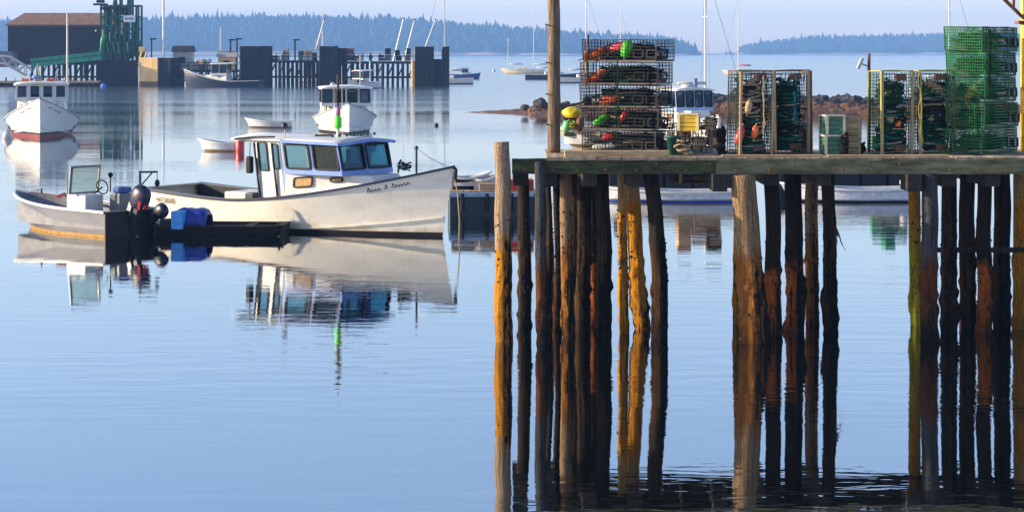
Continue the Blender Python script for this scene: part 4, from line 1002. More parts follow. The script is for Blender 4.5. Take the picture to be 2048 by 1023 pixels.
# ------------------------------------------------------------------ far wharf with building and green hoist tower
YP = YW(172.5)
def far_wharf():
    t = thing('far_wharf', 'long dark timber wharf on piles across the harbour with gaps between its posts', 'wharf', (0, YP, 0))
    zd = ZV(121, YP)
    def X(u): return XU(u, YP)
    def section(u0, u1, z, depth, st, braces=True, y0=0.0, plankface=False):
        MB().box((0, depth / 2 + y0, 0), (X(u1) - X(u0), depth, .35)).build('deck', DOLPH, t, False, (X((u0 + u1) / 2), 0, z - .18))
        n = max(2, int((X(u1) - X(u0)) / st))
        for r in range(2):
            for i in range(n + 1):
                x = X(u0) + .2 + (X(u1) - X(u0) - .4) * i / n + (0.5 if r else 0)
                MB().tube([(x, y0 + .4 + r * (depth - .8), -1), (x + random.uniform(-.06, .06), y0 + .4 + r * (depth - .8), z - .36)], .17, 7).build('pile', DOLPH, t)
        MB().box((0, 0, 0), (X(u1) - X(u0), .22, .3)).build('wale', DOLPH, t, False, (X((u0 + u1) / 2), y0 + .2, z * .36))
        if braces:
            for i in range(0, n, 2):
                xa, xb = X(u0) + (X(u1) - X(u0)) * i / n, X(u0) + (X(u1) - X(u0)) * (i + 1) / n
                MB().tube([(xa, y0 + .1, z * .40), (xb, y0 + .1, z * .85)], .12, 5).build('brace', DOLPH, t)
    section(60, 276, zd, 9, .8)
    section(338, 482, ZV(140, YP), 7, .9)
    section(540, 640, zd, 6, .62)
    section(690, 828, ZV(123, YP), 6, .75)
    for u0, u1 in ((540, 640), (692, 826), (345, 470)):      # handrails
        zt = zd + .05 if u0 != 345 else ZV(140, YP) + .05
        n = 8
        for i in range(n + 1):
            x = X(u0) + (X(u1) - X(u0)) * i / n; MB().box((x, .3, zt + .5), (.10, .10, 1.0)).build('rail_post', DOLPH, t)
        for dz in (.55, 1.0): MB().box((X((u0 + u1) / 2), .3, zt + dz), (X(u1) - X(u0), .07, .09)).build('handrail', DOLPH, t)
    # solid dark cribwork below the hoist
    mb = MB(); x = X(196); 
    while x < X(276): mb.box((x, .1, zd * .46), (.42, .4, zd * .92 + .3)); x += .46
    o = mb.build('crib_timbers', DOLPH, t); o['kind'] = 'stuff'
    return t
far_wharf()
def dolphin(label, u0, u1, vt, y=-0.6, side=None):
    Y = YP + y; x0, x1 = XU(u0, Y), XU(u1, Y); zt = ZV(vt, Y); dp = max(2.4, (x1 - x0) * .8)
    t = thing('timber_dolphin', label, 'dolphin', ((x0 + x1) / 2, Y, 0), 0, 'dark timber dolphins of the far wharf')
    w = x1 - x0; n = max(4, round(w / .36)); rb = random.Random(u0)
    for i in range(n):
        xx = -w / 2 + w * (i + .5) / n
        MB().tube([(xx, 0, -1), (xx, 0, zt - rb.uniform(0, .07))], w / n * .56, 7).build('timber', DOLPH, t)
    m = max(3, round(dp / .4))
    for s_ in (-1, 1):
        for i in range(1, m):
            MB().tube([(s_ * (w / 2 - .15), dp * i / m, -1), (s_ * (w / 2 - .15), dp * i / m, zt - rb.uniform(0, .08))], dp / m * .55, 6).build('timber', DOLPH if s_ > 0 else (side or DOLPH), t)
    MB().box((0, dp / 2, zt - .25), (w - .2, dp - .1, .3)).build('cap', DOLPH, t)
    MB().box((0, -.22, zt * .72), (w, .12, .24)).build('wale', DOLPH, t)
    return t
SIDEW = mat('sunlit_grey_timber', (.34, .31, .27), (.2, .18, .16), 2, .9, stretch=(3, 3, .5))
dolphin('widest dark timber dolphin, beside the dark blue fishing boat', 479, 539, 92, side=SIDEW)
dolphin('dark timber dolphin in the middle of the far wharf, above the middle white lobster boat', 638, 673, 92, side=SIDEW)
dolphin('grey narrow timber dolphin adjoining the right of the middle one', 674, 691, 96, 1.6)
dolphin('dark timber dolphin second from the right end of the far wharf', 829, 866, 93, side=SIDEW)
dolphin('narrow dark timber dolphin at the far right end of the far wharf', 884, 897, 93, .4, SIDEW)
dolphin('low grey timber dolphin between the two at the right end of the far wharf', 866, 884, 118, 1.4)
def bulkhead():
    Y = YP - 1; x0, x1 = XU(276, Y), XU(341, Y); zt = ZV(115, Y)
    t = thing('tan_bulkhead', 'sunlit tan timber bulkhead block right of the green hoist', 'bulkhead', ((x0 + x1) / 2, Y, 0), R(-14))
    w = x1 - x0; wl = w * .62; n = 8
    for i in range(n): MB().box((-w / 2 + wl * (i + .5) / n, 0, zt / 2 + .35), (wl / n - .02, .34, zt - .7)).build('plank', TANCON, t, False, None, (0, 0, R(0)))
    MB().box((-w / 2 + wl / 2, .05, .2), (wl, .3, 1.3)).build('footing', mat('weedy_brown', (.2, .10, .03), None, 2), t)
    MB().box((0, 2.6, zt / 2 - .3), (w, 4.8, zt + .5)).build('fill', DOLPH, t)
    for k, x in enumerate((-w / 2 + .2, -w / 2 + 1.0)): MB().tube([(x, -.1, zt), (x + .25, -.1, zt + .8)], .14, 7).build('bollard', WHITEPL if k else YELPL, t)
bulkhead()
tt = thing('yellow_post', 'sunlit yellow post standing at the left side of the right hand dolphins', 'post', (XU(826, YP - 1), YP - 1, 0))
MB().tube([(0, 0, -1), (0, 0, 3.6)], .28, 10).build('shaft', mat('yellow_timber', (.7, .42, .12), (.5, .25, .05), 2, .8), tt); MB().tube([(0, 0, 3.6), (0, 0, 3.75)], .32, 10).build('cap', TANWOOD, tt)

def shed():
    Y = YP + 14; x0, x1 = XU(16, Y), XU(232, Y); zw = ZV(48, Y); zr = ZV(25, Y); zb = 3.0; dp = 9
    t = thing('wharf_shed', 'long dark shingled shed with brown roof on the far wharf', 'building', ((x0 + x1) / 2, Y, zb))
    w = x1 - x0; h = zw - zb; rz = zr - zb
    v = [(-w / 2, 0, 0), (w / 2, 0, 0), (w / 2, dp, 0), (-w / 2, dp, 0), (-w / 2, 0, h), (w / 2, 0, h), (w / 2, dp, h), (-w / 2, dp, h)]
    MB().add(v, [(0, 1, 5, 4), (1, 2, 6, 5), (2, 3, 7, 6), (3, 0, 4, 7)]).build('wall', SHINGLE, t)
    e = .35; q = w / 2
    r = [(-q - e, -e, h - .12), (q + e, -e, h - .12), (q + e, dp + e, h - .12), (-q - e, dp + e, h - .12), (-q + 1.4, dp / 2, rz), (q - 1.4, dp / 2, rz)]
    o = MB().add(r, [(0, 1, 5, 4), (2, 3, 4, 5), (3, 0, 4), (1, 2, 5)]).build('roof', ROOFBR, t); o.modifiers.new('s', 'SOLIDIFY').thickness = .18
    MB().box((0, -.06, h - .3), (w, .10, .3)).build('eave_board', mat('brown_trim', (.12, .08, .06), None, 3), t)
    for x in (-q + .1, q - .1): MB().box((x, -.05, h / 2), (.22, .08, h)).build('corner_board', SHINGLE, t)
    if 0: dr = MB().box((-3.4, -.05, 1.5), (2.6, .08, 3.0)).build('door', DOLPH, t); MB().box((-2.3, -.12, 1.4), (.1, .08, .3)).build('handle', METAL, dr)
    for x in ():
        wn = MB().box((x, -.04, 3.3), (1.0, .08, 1.1)).build('window', DOLPH, t); MB().box((x, -.095, 3.3), (.84, .02, .94)).build('pane', GLASSK, wn)
    MB().ball((XU(193, Y) - (x0 + x1) / 2, -.3, ZV(62, Y) - zb), .17, 10, 6).build('wall_lamp', WHITEPL, t)
    # low lean-to at the left foot
    MB().box((-q - .2, -3.0, .9), (4.2, 3.6, 2.4)).build('lean_to', mat('grey_shed', (.16, .17, .2), None, 3), t)
shed()
def hoist():
    Y = YP + 5; zb = ZV(123, Y)
    t = thing('green_hoist_tower', 'green steel hoist tower with hoppers and lamp arms beside the shingled shed', 'tower', (XU(238, Y), Y, zb))
    def X(u): return XU(u, Y) - XU(238, Y)
    def Z(v): return ZV(v, Y) - zb
    for u in (202, 210, 222, 231, 240, 249, 258, 266, 277):
        for y in (0, 2.6):
            MB().box((X(u), y, Z(10) / 2), (.26, .26, Z(10))).build('column', GREENST, t)
    for v in (12, 34, 58, 84, 106):
        for y in (0, 2.6):
            MB().box((0.05, y - .15, Z(v)), (X(279) - X(203), .14, .22)).build('girder', GREENST, t)
    for i, (ua, ub, va, vb) in enumerate(((204, 222, 34, 58), (222, 238, 84, 58), (252, 264, 58, 34), (264, 277, 106, 84), (204, 222, 84, 106), (252, 277, 58, 84), (238, 252, 34, 12))):
        MB().tube([(X(ua), -.2, Z(va)), (X(ub), -.2, Z(vb))], .09, 5).build('diagonal', GREENST, t)
    for u, v0, v1, r in ((208, 60, 112, .7), (258, 84, 118, .9), (240, 92, 120, .8), (272, 86, 120, .6), (252, 14, 40, .5), (213, 22, 58, .65), (231, 14, 50, .65), (246, 46, 96, .75), (268, 44, 84, .6), (222, 66, 100, .8)):
        MB().lathe([(r * .3, Z(v1)), (r, Z(v1) + .9), (r, Z(v0)), (r * .6, Z(v0) + .35), (r * .15, Z(v0) + .4)], (X(u), 1.2, 0), 14).build('hopper', GREENST, t, True)
    for u, r in ((228, .34), (240, .28), (256, .30), (263, .2)):
        MB().tube([(X(u), .8, Z(30)), (X(u), .8, Z(-14))], r, 9).build('pipe', GREENST, t)
    MB().box((X(200), .4, Z(9)), (2.0, 1.2, .28)).build('lamp_arm', DOLPH, t); MB().box((X(200), .4, Z(3)), (1.1, .7, .45)).build('lamp_head', DOLPH, t)
    MB().box((X(274), .4, Z(12)), (1.1, .8, .22)).build('lamp_arm', DOLPH, t); MB().box((X(276), .4, Z(26)), (.2, .2, 2.2)).build('lamp_post', DOLPH, t)
    MB().box((X(225), 0.2, Z(17)), (3.4, 2.0, .35)).build('platform', DOLPH, t)
    for u in (205, 214, 226, 236): MB().tube([(X(u), -.4, Z(84)), (X(u) + .3, -.4, Z(106))], .12, 6).build('chute', GREENLT, t)
    rows = [[(X(u), -.5 - .2 * math.sin(i), Z(66 + 40 * (i / 5) + 0 * k)) for i, u in enumerate((208, 209, 208, 207, 206, 205))] for k in range(2)]
    MB().tube([(X(211), -.5, Z(70)), (X(207), -.55, Z(80)), (X(205), -.5, Z(104))], .35, 8).build('chute_bend', GREENLT, t, True)
    sg = MB().box((X(260), -.5, Z(38)), (1.75, .08, 1.0)).build('sign', SIGNW, t)
    rb = random.Random(2); mb = MB()
    for k in range(7): mb.box((X(260) - .55 + k * .18, -.55, Z(38) + .02), (.11, .012, .3 * rb.uniform(.7, 1)))
    mb.build('sign_lettering', NAVY, sg)['kind'] = 'stuff'
    # conveyor
    c = thing('green_conveyor', 'sloping green conveyor running from the hoist tower down to the left', 'conveyor', (XU(204, YP - 1), YP - 1, ZV(111, YP)))
    Y = YP - 1
    dx, dz = XU(62, Y) - XU(204, Y), ZV(126, Y) - ZV(111, Y)
    ang = math.atan2(-dz, -dx) 
    for s_ in (-.35, .35): MB().box((0, s_, 0), (abs(dx), .10, 1.25), mtx=Matrix.Rotation(-ang, 3, 'Y')).build('side_plate', GREENLT, c, False, (dx / 2, 0, dz / 2))
    MB().box((0, 0, 0), (abs(dx), .6, .10), mtx=Matrix.Rotation(-ang, 3, 'Y')).build('belt', DOLPH, c, False, (dx / 2, 0, dz / 2 + .1))
    MB().box((0, -.42, 0), (abs(dx), .06, .16), mtx=Matrix.Rotation(-ang, 3, 'Y')).build('flange', GREENST, c, False, (dx / 2, 0, dz / 2 + .05))
    for f in (.25, .55, .85): MB().tube([(dx * f, .0, dz * f - .4), (dx * f, .0, -3.4)], .12, 6).build('support_leg', GREENST, c)
hoist()
def gangway():
    Y = YP - 2; t = thing('white_gangway', 'white truss gangway sloping down behind the boat at the left edge', 'gangway', (XU(-30, Y), Y, 0))
    def Q(u, v, y=0): return Vector((XU(u, Y) - XU(-30, Y), y, ZV(v, Y)))
    for y in (0, 1.2):
        MB().tube([Q(-30, 108, y), Q(20, 114, y), Q(62, 140, y)], .14, 6).build('top_chord', WHITEPL, t)
        MB().tube([Q(-30, 122, y), Q(10, 128, y), Q(50, 152, y)], .14, 6).build('bottom_chord', WHITEPL, t)
        pts = [(-25, 108, -15, 124), (-15, 124, 0, 112), (0, 112, 12, 130), (12, 130, 25, 117), (25, 117, 33, 142), (33, 142, 48, 131), (48, 131, 50, 152)]
        for a, b, c, d in pts: MB().tube([Q(a, b, y), Q(c, d, y)], .08, 5).build('lattice', WHITEPL, t)
    MB().box((0, 0, 0), (0.1, .1, .1)).build('hinge', DKMETAL, t, False, Q(62, 140, .6))
    f = thing('float_landing', 'low landing float with tan edge behind the boat at the left edge', 'float', (XU(80, Y), Y, 0))
    w = XU(195, Y) - XU(-40, Y); bevel(MB().box((0, 1.6, .65), (w, 3.0, .3)).build('deck', TANWOOD, f), .04)
    for k in range(6): MB().box((-w / 2 + w * (k + .5) / 6, 1.6, .2), (w / 6 - .5, 2.8, .6)).build('pontoon', DOLPH, f)
    rb = random.Random(5)
    for k in range(13): MB().lathe([(.12, .8), (.16, .9), (.10, 1.3), (.03, 1.35)], (-w / 2 + 1 + w * k / 14, 0.6, 0), 8).build('cleat_post', (WHITEPL, TANWOOD, DKMETAL)[k % 3], f)
gangway()
# clutter on the far wharf
def house_box(name, label, cat, u0, u1, vt, vb, y, m, roofm=None, dp=2.5):
    Y = YP + y; x0, x1 = XU(u0, Y), XU(u1, Y); zt, zb = ZV(vt, Y), ZV(vb, Y); h = zt - zb; w = x1 - x0
    t = thing(name, label, cat, ((x0 + x1) / 2, Y, zb))
    MB().box((0, dp / 2, h / 2), (w, dp, h)).build('wall', m, t)
    if roofm:
        e = .25; MB().add([(-w / 2 - e, -e, h), (w / 2 + e, -e, h), (w / 2 + e, dp + e, h), (-w / 2 - e, dp + e, h), (-w / 2 - e, dp / 2, h + .9), (w / 2 + e, dp / 2, h + .9)],
                          [(0, 1, 5, 4), (2, 3, 4, 5), (3, 0, 4), (1, 2, 5), (0, 3, 2, 1)]).build('roof', roofm, t)
    wn = MB().box((0, -.03, h * .55), (min(.9, w * .4), .06, h * .35)).build('window', DOLPH, t)
    return t
house_box('bait_shed', 'small cream shed with dark roof right of the tan bulkhead', 'shed', 346, 383, 104, 140, 2, WHITE2, DOLPH)
house_box('tan_shed', 'tan wheelhouse sized hut left of the widest dolphin', 'shed', 436, 470, 114, 140, 3, TANCON, WHITE2)
rb = random.Random(12)
for k, u in enumerate(range(388, 434, 5)):
    Y = YP + 1.5; h = rb.uniform(.9, 1.7); lab = ('tan', 'white', 'dark', 'green')[k % 4]
    mm = (TANWOOD, WHITEPL, DOLPH, GREENST)[k % 4]
    o = MB().lathe([(.30, 0), (.33, .05), (.31, h * .5), (.33, h - .05), (.26, h)], (0, 0, 0), 10).build('oil_drum', mm, None, False, (XU(u, Y), Y + rb.uniform(0, 1.2), ZV(140, YP) + .01))
    tag(o, 'small %s drum, number %s from the left in the row right of the cream shed' % (lab, ('one', 'two', 'three', 'four', 'five', 'six', 'seven', 'eight', 'nine', 'ten')[k]), 'drum', 'drums along the far wharf')
for u, v, z0, lab in ((327, -10, 4.0, 'tall pale flagpole behind the tan bulkhead, reaching out of the picture'), (461, 80, 2.5, 'lamp post with round head left of the widest dolphin'), (474, 78, 2.5, 'lamp post with flat head just left of the widest dolphin'), (590, 80, 3.8, 'thin dark lamp post on the far wharf between the wide and middle dolphins'), (303, 78, 4.0, 'dark lamp post above the tan bulkhead')):
    Y = YP + 4; zt = ZV(v, Y)
    t = thing('lamp_post' if v > 0 else 'flagpole', lab, 'post', (XU(u, Y), Y, z0 - .3))
    MB().tube([(0, 0, 0), (0, 0, zt - z0 + .3)], .16 if v < 0 else .12, 7).build('shaft', (GW if v < 0 else DOLPH), t)
    if v > 0: MB().box((.25, 0, zt - z0 + .3), (.9, .3, .22)).build('lamp_head', DOLPH, t)
    else: MB().ball((0, 0, zt - z0 + .4), .2, 8, 6).build('truck', GW, t)
for ua, va, ub, vb, lab in ((785, 122, 806, 38, 'leaning white spar, leftmost of three above the far wharf'), (808, 116, 828, 40, 'leaning white spar, middle of three above the far wharf'), (848, 95, 870, 40, 'leaning white spar, right of three above the far wharf'), (632, 92, 646, 40, 'leaning thin white spar beside the mast left of the middle dolphin')):
    Y = YP + 5; a, b = P(ua, va, Y), P(ub, vb, Y); b.y += 1.5
    t = thing('leaning_spar', lab, 'spar', a)
    MB().tube([Vector((0, 0, -.6)), b - a], [.16, .10], 7).build('shaft', WHITE, t); MB().tube([b - a, (b - a) * 1.03], .16, 7).build('end_fitting', DKMETAL, t)
rc = random.Random(31)
CL = [(548, 'dark tub'), (556, 'white tub'), (571, 'stacked grey trap'), (603, 'stacked brown trap'), (616, 'white crate'), (628, 'dark tub'), (700, 'brown trap'), (712, 'dark hut'), (722, 'white tub'), (762, 'brown crate'), (775, 'grey trap'), (796, 'dark tub'), (816, 'brown hut'), (352, 'dark drum pile'), (402, 'brown crate'), (420, 'white crate'), (284, 'dark drum')]
for k, (u, what) in enumerate(CL):
    Y = YP + rc.uniform(.8, 3); zb = {True: ZV(140, YP), False: ZV(122.5, YP)}[338 < u < 482] + .02
    if 276 < u < 341: zb = ZV(115, YP - 1) + .02
    h = rc.uniform(.7, 1.9); w_ = rc.uniform(.6, 1.5); mm = {'d': DOLPH, 'w': WHITEPL, 's': SIDEW, 'b': RUST, 'g': SIDEW}[what[0]]
    t = thing('wharf_clutter', 'small %s on the far wharf %s' % (what, 'near the dark blue fishing boat' if 338 < u < 482 else 'below the shed' if u < 276 else 'on the tan bulkhead' if u < 341 else 'left of the middle dolphin' if u < 640 else 'right of the middle dolphin') + (', farther right' if k in (5, 11) else ''), what.split()[-1], (XU(u, Y), Y, zb), rc.uniform(-.3, .3), 'clutter on the far wharf')
    for q in range(2): bevel(MB().box((rc.uniform(-.1, .1), 0, h * (q + .5) / 2), (w_ * (1 - .15 * q), rc.uniform(.5, 1.0), h / 2 - .04)).build('tier', mm if q == 0 else rc.choice((mm, DOLPH, TANWOOD)), t), .03)
for u, z, lab in ((560, 3.4, 'left'), (760, 3.3, 'right')):
    t = thing('ladder', 'ladder down the piles of the far wharf, %s of the middle dolphin' % lab, 'ladder', (XU(u, YP - .2), YP - .2, -.3))
    for s_ in (-.25, .25): MB().box((s_, 0, z / 2 + .3), (.07, .07, z + .8)).build('rail', SIDEW, t)
    for q in range(9): MB().box((0, 0, .3 + q * z / 9), (.5, .05, .05)).build('rung', SIDEW, t)
def far_person():
    Y = YP + 1; z = ZV(123, YP)
    t = thing('person', 'person in dark clothes sitting at the edge of the far wharf', 'person', (XU(741, Y), Y, z))
    mb = MB()
    mb.tube([(-.05, 0, .05), (0, 0, .45), (.02, 0, .75), (.02, -.02, .98), (.02, -.04, 1.02)], [.20, .19, .22, .12, .07], 10)
    mb.tube([(.02, -.04, 1.0), (.02, -.05, 1.08), (.02, -.06, 1.2), (.02, -.06, 1.32)], [.06, .10, .12, .05], 10)
    for s_ in (-1, 1):
        mb.tube([(.0 + s_ * .08, 0, .12), (.1 + s_ * .1, -.42, .14), (.12 + s_ * .1, -.48, -.3)], [.11, .09, .06], 8)
        mb.tube([(.02 + s_ * .2, 0, .88), (.05 + s_ * .26, -.08, .6), (.08 + s_ * .15, -.3, .4)], [.07, .06, .05], 8)
    mb.build('body', NAVY, t, True)
far_person()

# ------------------------------------------------------------------ lobster traps and gear on the wharf
TL, TW, TH = 1.48, 0.72, 0.40
def wires(mb, L, W, H, sp, r):
    def bar(p, q):
        mb.tube([p, q], r, 3, False)
    def rng(a, b): 
        n = max(1, round((b - a) / sp)); return [a + (b - a) * i / n for i in range(n + 1)]
    for x in rng(-L / 2, L / 2):
        bar((x, -W / 2, 0), (x, -W / 2, H)); bar((x, W / 2, 0), (x, W / 2, H)); bar((x, -W / 2, H), (x, W / 2, H))
    for y in rng(-W / 2, W / 2):
        for xx in (-L / 2, L / 2): bar((xx, y, 0), (xx, y, H))
        bar((-L / 2, y, H), (L / 2, y, H))
    for z in rng(0, H):
        for yy in (-W / 2, W / 2): bar((-L / 2, yy, z), (L / 2, yy, z))
        for xx in (-L / 2, L / 2): bar((xx, -W / 2, z), (xx, W / 2, z))
def trap_proto(wire, frame, net, seed, runner=TANWOOD, vents=True, sp=0.062, wr=0.006, dense=1):
    rb = random.Random(seed)
    t = obj('lobster_trap', None); parts = []
    z0 = 0.035; L, W, H = TL, TW, TH - z0
    mb = MB(); wires(mb, L, W, H, sp, wr); mb.v = [(x, y, z + z0) for x, y, z in mb.v]
    w = mb.build('wire_mesh', wire, t); w['kind'] = 'stuff'
    fr = MB()
    c = [(sx * L / 2, sy * W / 2) for sx, sy in ((-1, -1), (1, -1), (1, 1), (-1, 1))]
    for z in (z0, z0 + H):
        for i in range(4): fr.tube([(c[i][0], c[i][1], z), (c[(i + 1) % 4][0], c[(i + 1) % 4][1], z)], .011, 4)
    for x, y in c: fr.tube([(x, y, z0), (x, y, z0 + H)], .011, 4)
    fr.build('frame', frame, t)
    for y in (-W / 2 + .02, W / 2 - .02): bevel(MB().box((0, y, .021), (L, .05, .024)).build('runner', runner, t), .004)
    # netting heads: funnels and the parlour divider
    nb = MB()
    for cx, d in ((-L * .22, 1), (L * .18, 1)):
        n = 12
        for k in range(n):
            a = 2 * math.pi * k / n; p0 = Vector((cx, W * .46 * math.cos(a), z0 + H / 2 + H * .46 * math.sin(a))); p1 = Vector((cx + .28 * d, .07 * math.cos(a), z0 + H * .55 + .07 * math.sin(a)))
            nb.tube([p0, p1], .006, 3, False)
        for q in (.25, .5, .75, 1.0):
            pts = []
            for k in range(n + 1):
                a = 2 * math.pi * k / n; p0 = Vector((cx, W * .46 * math.cos(a), z0 + H / 2 + H * .46 * math.sin(a))); p1 = Vector((cx + .28 * d, .07 * math.cos(a), z0 + H * .55 + .07 * math.sin(a))); pts.append(p0.lerp(p1, q))
            nb.tube(pts, .005, 3, False)
    nb.build('net_head', net, t)['kind'] = 'stuff'
    # a sagging sheet of netting inside, ragged
    sh = MB(); rows = []
    for i in range(14):
        x = -L * .46 + L * .92 * i / 13
        rows.append([(x, W * (-.44 + .88 * k / 7), z0 + H * (.38 + .32 * noise.noise((x * 3, k * .6, seed))) ) for k in range(8)])
    for r in rows: sh.tube([Vector(p) for p in r], .008, 3, False)
    for k in range(8): sh.tube([Vector(r[k]) for r in rows], .008, 3, False)
    sh.build('net_sheet', net, t)['kind'] = 'stuff'
    if vents:
        for x in (L * .20, L * .38):
            v = ring(MB(), Vector((x, -W / 2 - .012, z0 + .05)), Vector((.20, 0, 0)), Vector((0, 0, .14)), Vector((0, -1, 0)), .02, .03, .02, 3).build('escape_vent', BLACK, t)
        v = ring(MB(), Vector((L / 2 + .012, -.18, z0 + .05)), Vector((0, .26, 0)), Vector((0, 0, .14)), Vector((1, 0, 0)), .02, .05, .02, 3).build('escape_vent', BLACK, t)
    # bait bag
    MB().ball((L * .05 - .2, rb.uniform(-.1, .1), z0 + .17), .08, 8, 6, 1.4).build('bait_bag', ORANGEPL if seed % 2 else ROPE, t, True)
    # a brick weight at each end
    for x in (-L / 2 + .12, L / 2 - .12): MB().box((x, .1, z0 + .04), (.10, .22, .07)).build('weight_brick', RUST, t)
    for ch in t.children:
        for v in ch.data.vertices:
            q = v.co * 1.9 + Vector((seed * 5, 0, 0)); v.co += Vector((noise.noise(q), noise.noise(q + Vector((9, 0, 0))), .8 * noise.noise(q + Vector((0, 9, 0))))) * 0.022
    return t
def tangle(name, label, c, size, m, seed, n=70, r=.012, cat='rope', loops=1):
    rb = random.Random(seed); t = thing(name, label, cat, c)
    for q in range(loops):
        pts = []; ph = rb.uniform(0, 6)
        for i in range(n):
            a = i * .55 + ph; k = .45 + .55 * noise.noise((i * .13, seed + q * 7, 0)) 
            pts.append(Vector((size[0] * k * math.cos(a) + size[0] * .35 * noise.noise((i * .07, 3, seed + q)), size[1] * k * math.sin(a), size[2] * (.15 + .85 * (i / n)) * (.82 + .3 * noise.noise((i * .3, seed + q, 5))))))
        mz = min(p.z for p in pts); pts = [p - Vector((0, 0, mz - r)) for p in pts]
        MB().tube(pts, r, 5).build('strand', (m, ROPED, m, ROPE, ROPED, ROPEG, ROPED, ROPET, m, ROPED, ROPEO, ROPED)[q % 12], t)
    return t
def buoy(label, c, m, rot, L=.34, r=.075, spindle=True):
    t = thing('lobster_buoy', label, 'buoy', c); t.rotation_euler = rot
    MB().lathe([(r * .3, -L / 2), (r * .8, -L / 2 + .03), (r, -L * .2), (r, L * .25), (r * .6, L * .42), (r * .2, L / 2)], (0, 0, 0), 12).build('float_body', m, t, True)
    MB().tube([(0, 0, -L * .75), (0, 0, L * .62)], .012, 6).build('spindle', TANWOOD, t)
    return t
protoB = trap_proto(WIREBK, DKMETAL, NETDK, 1, runner=mat('runner_wood', (.26, .19, .14), (.10, .07, .05), 4, .8, stretch=(1, 8, 8)))
protoD = trap_proto(WIREDG, RUST, NETDK, 2, vents=False)
protoG = trap_proto(WIREGR, WIREGR, NETGR, 3, runner=mat('green_runner', (.03, .12, .05), (.02, .06, .03), 4, .8), sp=.045, wr=.008)
protoY = trap_proto(WIREDG, WIREYG, NETGR, 4, vents=False)
USED = set()
def put_trap(proto, label, loc, rot, group):
    if proto.name not in USED: USED.add(proto.name); o = proto
    else: o = copy_tree(proto)
    o.location = loc; o.rotation_euler = rot
    return tag(o, label, 'lobster trap', group)
ORD5 = ['lowest', 'second from the bottom', 'middle', 'second from the top', 'topmost']
# tall stack beside the round pole
SX, SY, SYAW = XU(1256, 36.1), 36.15, R(-28)
rb = random.Random(9)
for k in range(5):
    put_trap(protoB, 'black lobster trap, %s in the tall stack by the round pole' % ORD5[k], (SX + rb.uniform(-.04, .04), SY + rb.uniform(-.03, .03), ZT + .012 + k * (TH + .008)), (rb.uniform(-.008, .008), rb.uniform(-.010, .010), SYAW + rb.uniform(-.06, .06)), 'traps in the tall stack')
def inS(x, y, z, k): # point inside stack trap k
    v = Matrix.Rotation(SYAW, 3, 'Z') @ Vector((x, y, 0)); return (SX + v.x, SY + v.y, ZT + .05 + k * (TH + .008) + z)
buoy('orange buoy inside the topmost trap of the tall stack, at its left end', inS(-.58, -.18, .10, 4), ORANGEPL, (0, R(70), R(-20)), .44, .085)
buoy('red pink buoy inside the topmost trap of the tall stack, beside the lime one', inS(-.12, -.15, .22, 4), PINKPL, (0, R(75), R(-28)), .46, .09)
buoy('lime green buoy inside the topmost trap of the tall stack', inS(.08, -.22, .20, 4), LIMEPL, (0, R(14), 0), .34, .10)
buoy('orange red buoy inside the second trap from the top, left end', inS(-.52, -.18, .12, 3), ORANGEPL, (0, R(66), R(-25)), .46, .085)
buoy('pale orange buoy inside the middle trap of the tall stack', inS(-.26, -.2, .10, 2), ORANGEPL, (0, R(82), R(-30)), .46, .075)
buoy('small red buoy inside the second trap from the bottom', inS(.02, -.2, .22, 1), REDPL, (0, R(30), 0), .2, .06)
buoy('lime buoy at the left in the second trap from the bottom', inS(-.42, -.22, .14, 1), LIMEPL, (0, R(60), R(10)), .34, .07)
buoy('red buoy inside the lowest trap of the tall stack', inS(-.28, -.2, .24, 0), REDPL, (0, R(80), R(-10)), .26, .07)
buoy('white buoy lying in the lowest trap of the tall stack', inS(-.36, -.22, .07, 0), WHITEPL, (0, R(85), R(-25)), .5, .06)
for k in range(5):
    tangle('rope_tangle', 'tangled dark rope and net filling the %s trap of the tall stack' % ORD5[k], inS(.04 + .08 * (k % 2), .06, -.01, k), (.62, .26, .34), (ROPEG, ROPED, ROPED, ROPEG, ROPED)[k], 20 + k, 130, .019, 'rope', 18)
for k in range(5):
    tangle('net_bundle', '%s bundle in the left of the %s tall stack trap' % (('tan rope', 'brown net', 'grey net', 'green rope', 'tan net')[k], ORD5[k]), inS(-.40 + .06 * (k % 3), .10, -.01, k), (.30, .22, .36), (ROPE, RUST, ROPE, ROPEG, ROPE)[k], 40 + k, 90, .013, 'rope', 6)
# green stack at the right edge, two columns
GX, GY, GYAW = XU(1972, 35.2), 35.25, R(55)
def inG(x, y, z, k, cx=0.0):
    v = Matrix.Rotation(GYAW, 3, 'Z') @ Vector((x, y, 0)); return (GX + v.x, GY + v.y, ZT + .012 + k * .452 + z)
for k in range(5):
    o = put_trap(protoG, 'bright green lobster trap, %s in the right edge stack' % ORD5[k], inG(TL / 2 + rb.uniform(-.04, .04), TW / 2 + rb.uniform(-.03, .03), 0, k), (rb.uniform(-.008, .008), rb.uniform(-.008, .008), GYAW + rb.uniform(-.05, .05)), 'green traps at the right edge')
    o.scale = (1, 1, 1.12)
    tangle('rope_tangle', 'dark rope heap in the %s green trap at the right edge' % ORD5[k], inG(.62, TW / 2, .05, k), (.50, .28, .34), (ROPED if k % 2 else ROPEG), 60 + k, 130, .019, 'rope', 18)
buoy('orange buoy inside the middle green trap', inG(.16, TW * .45, .2, 2), YELPL, (0, R(30), 0), .3, .07)
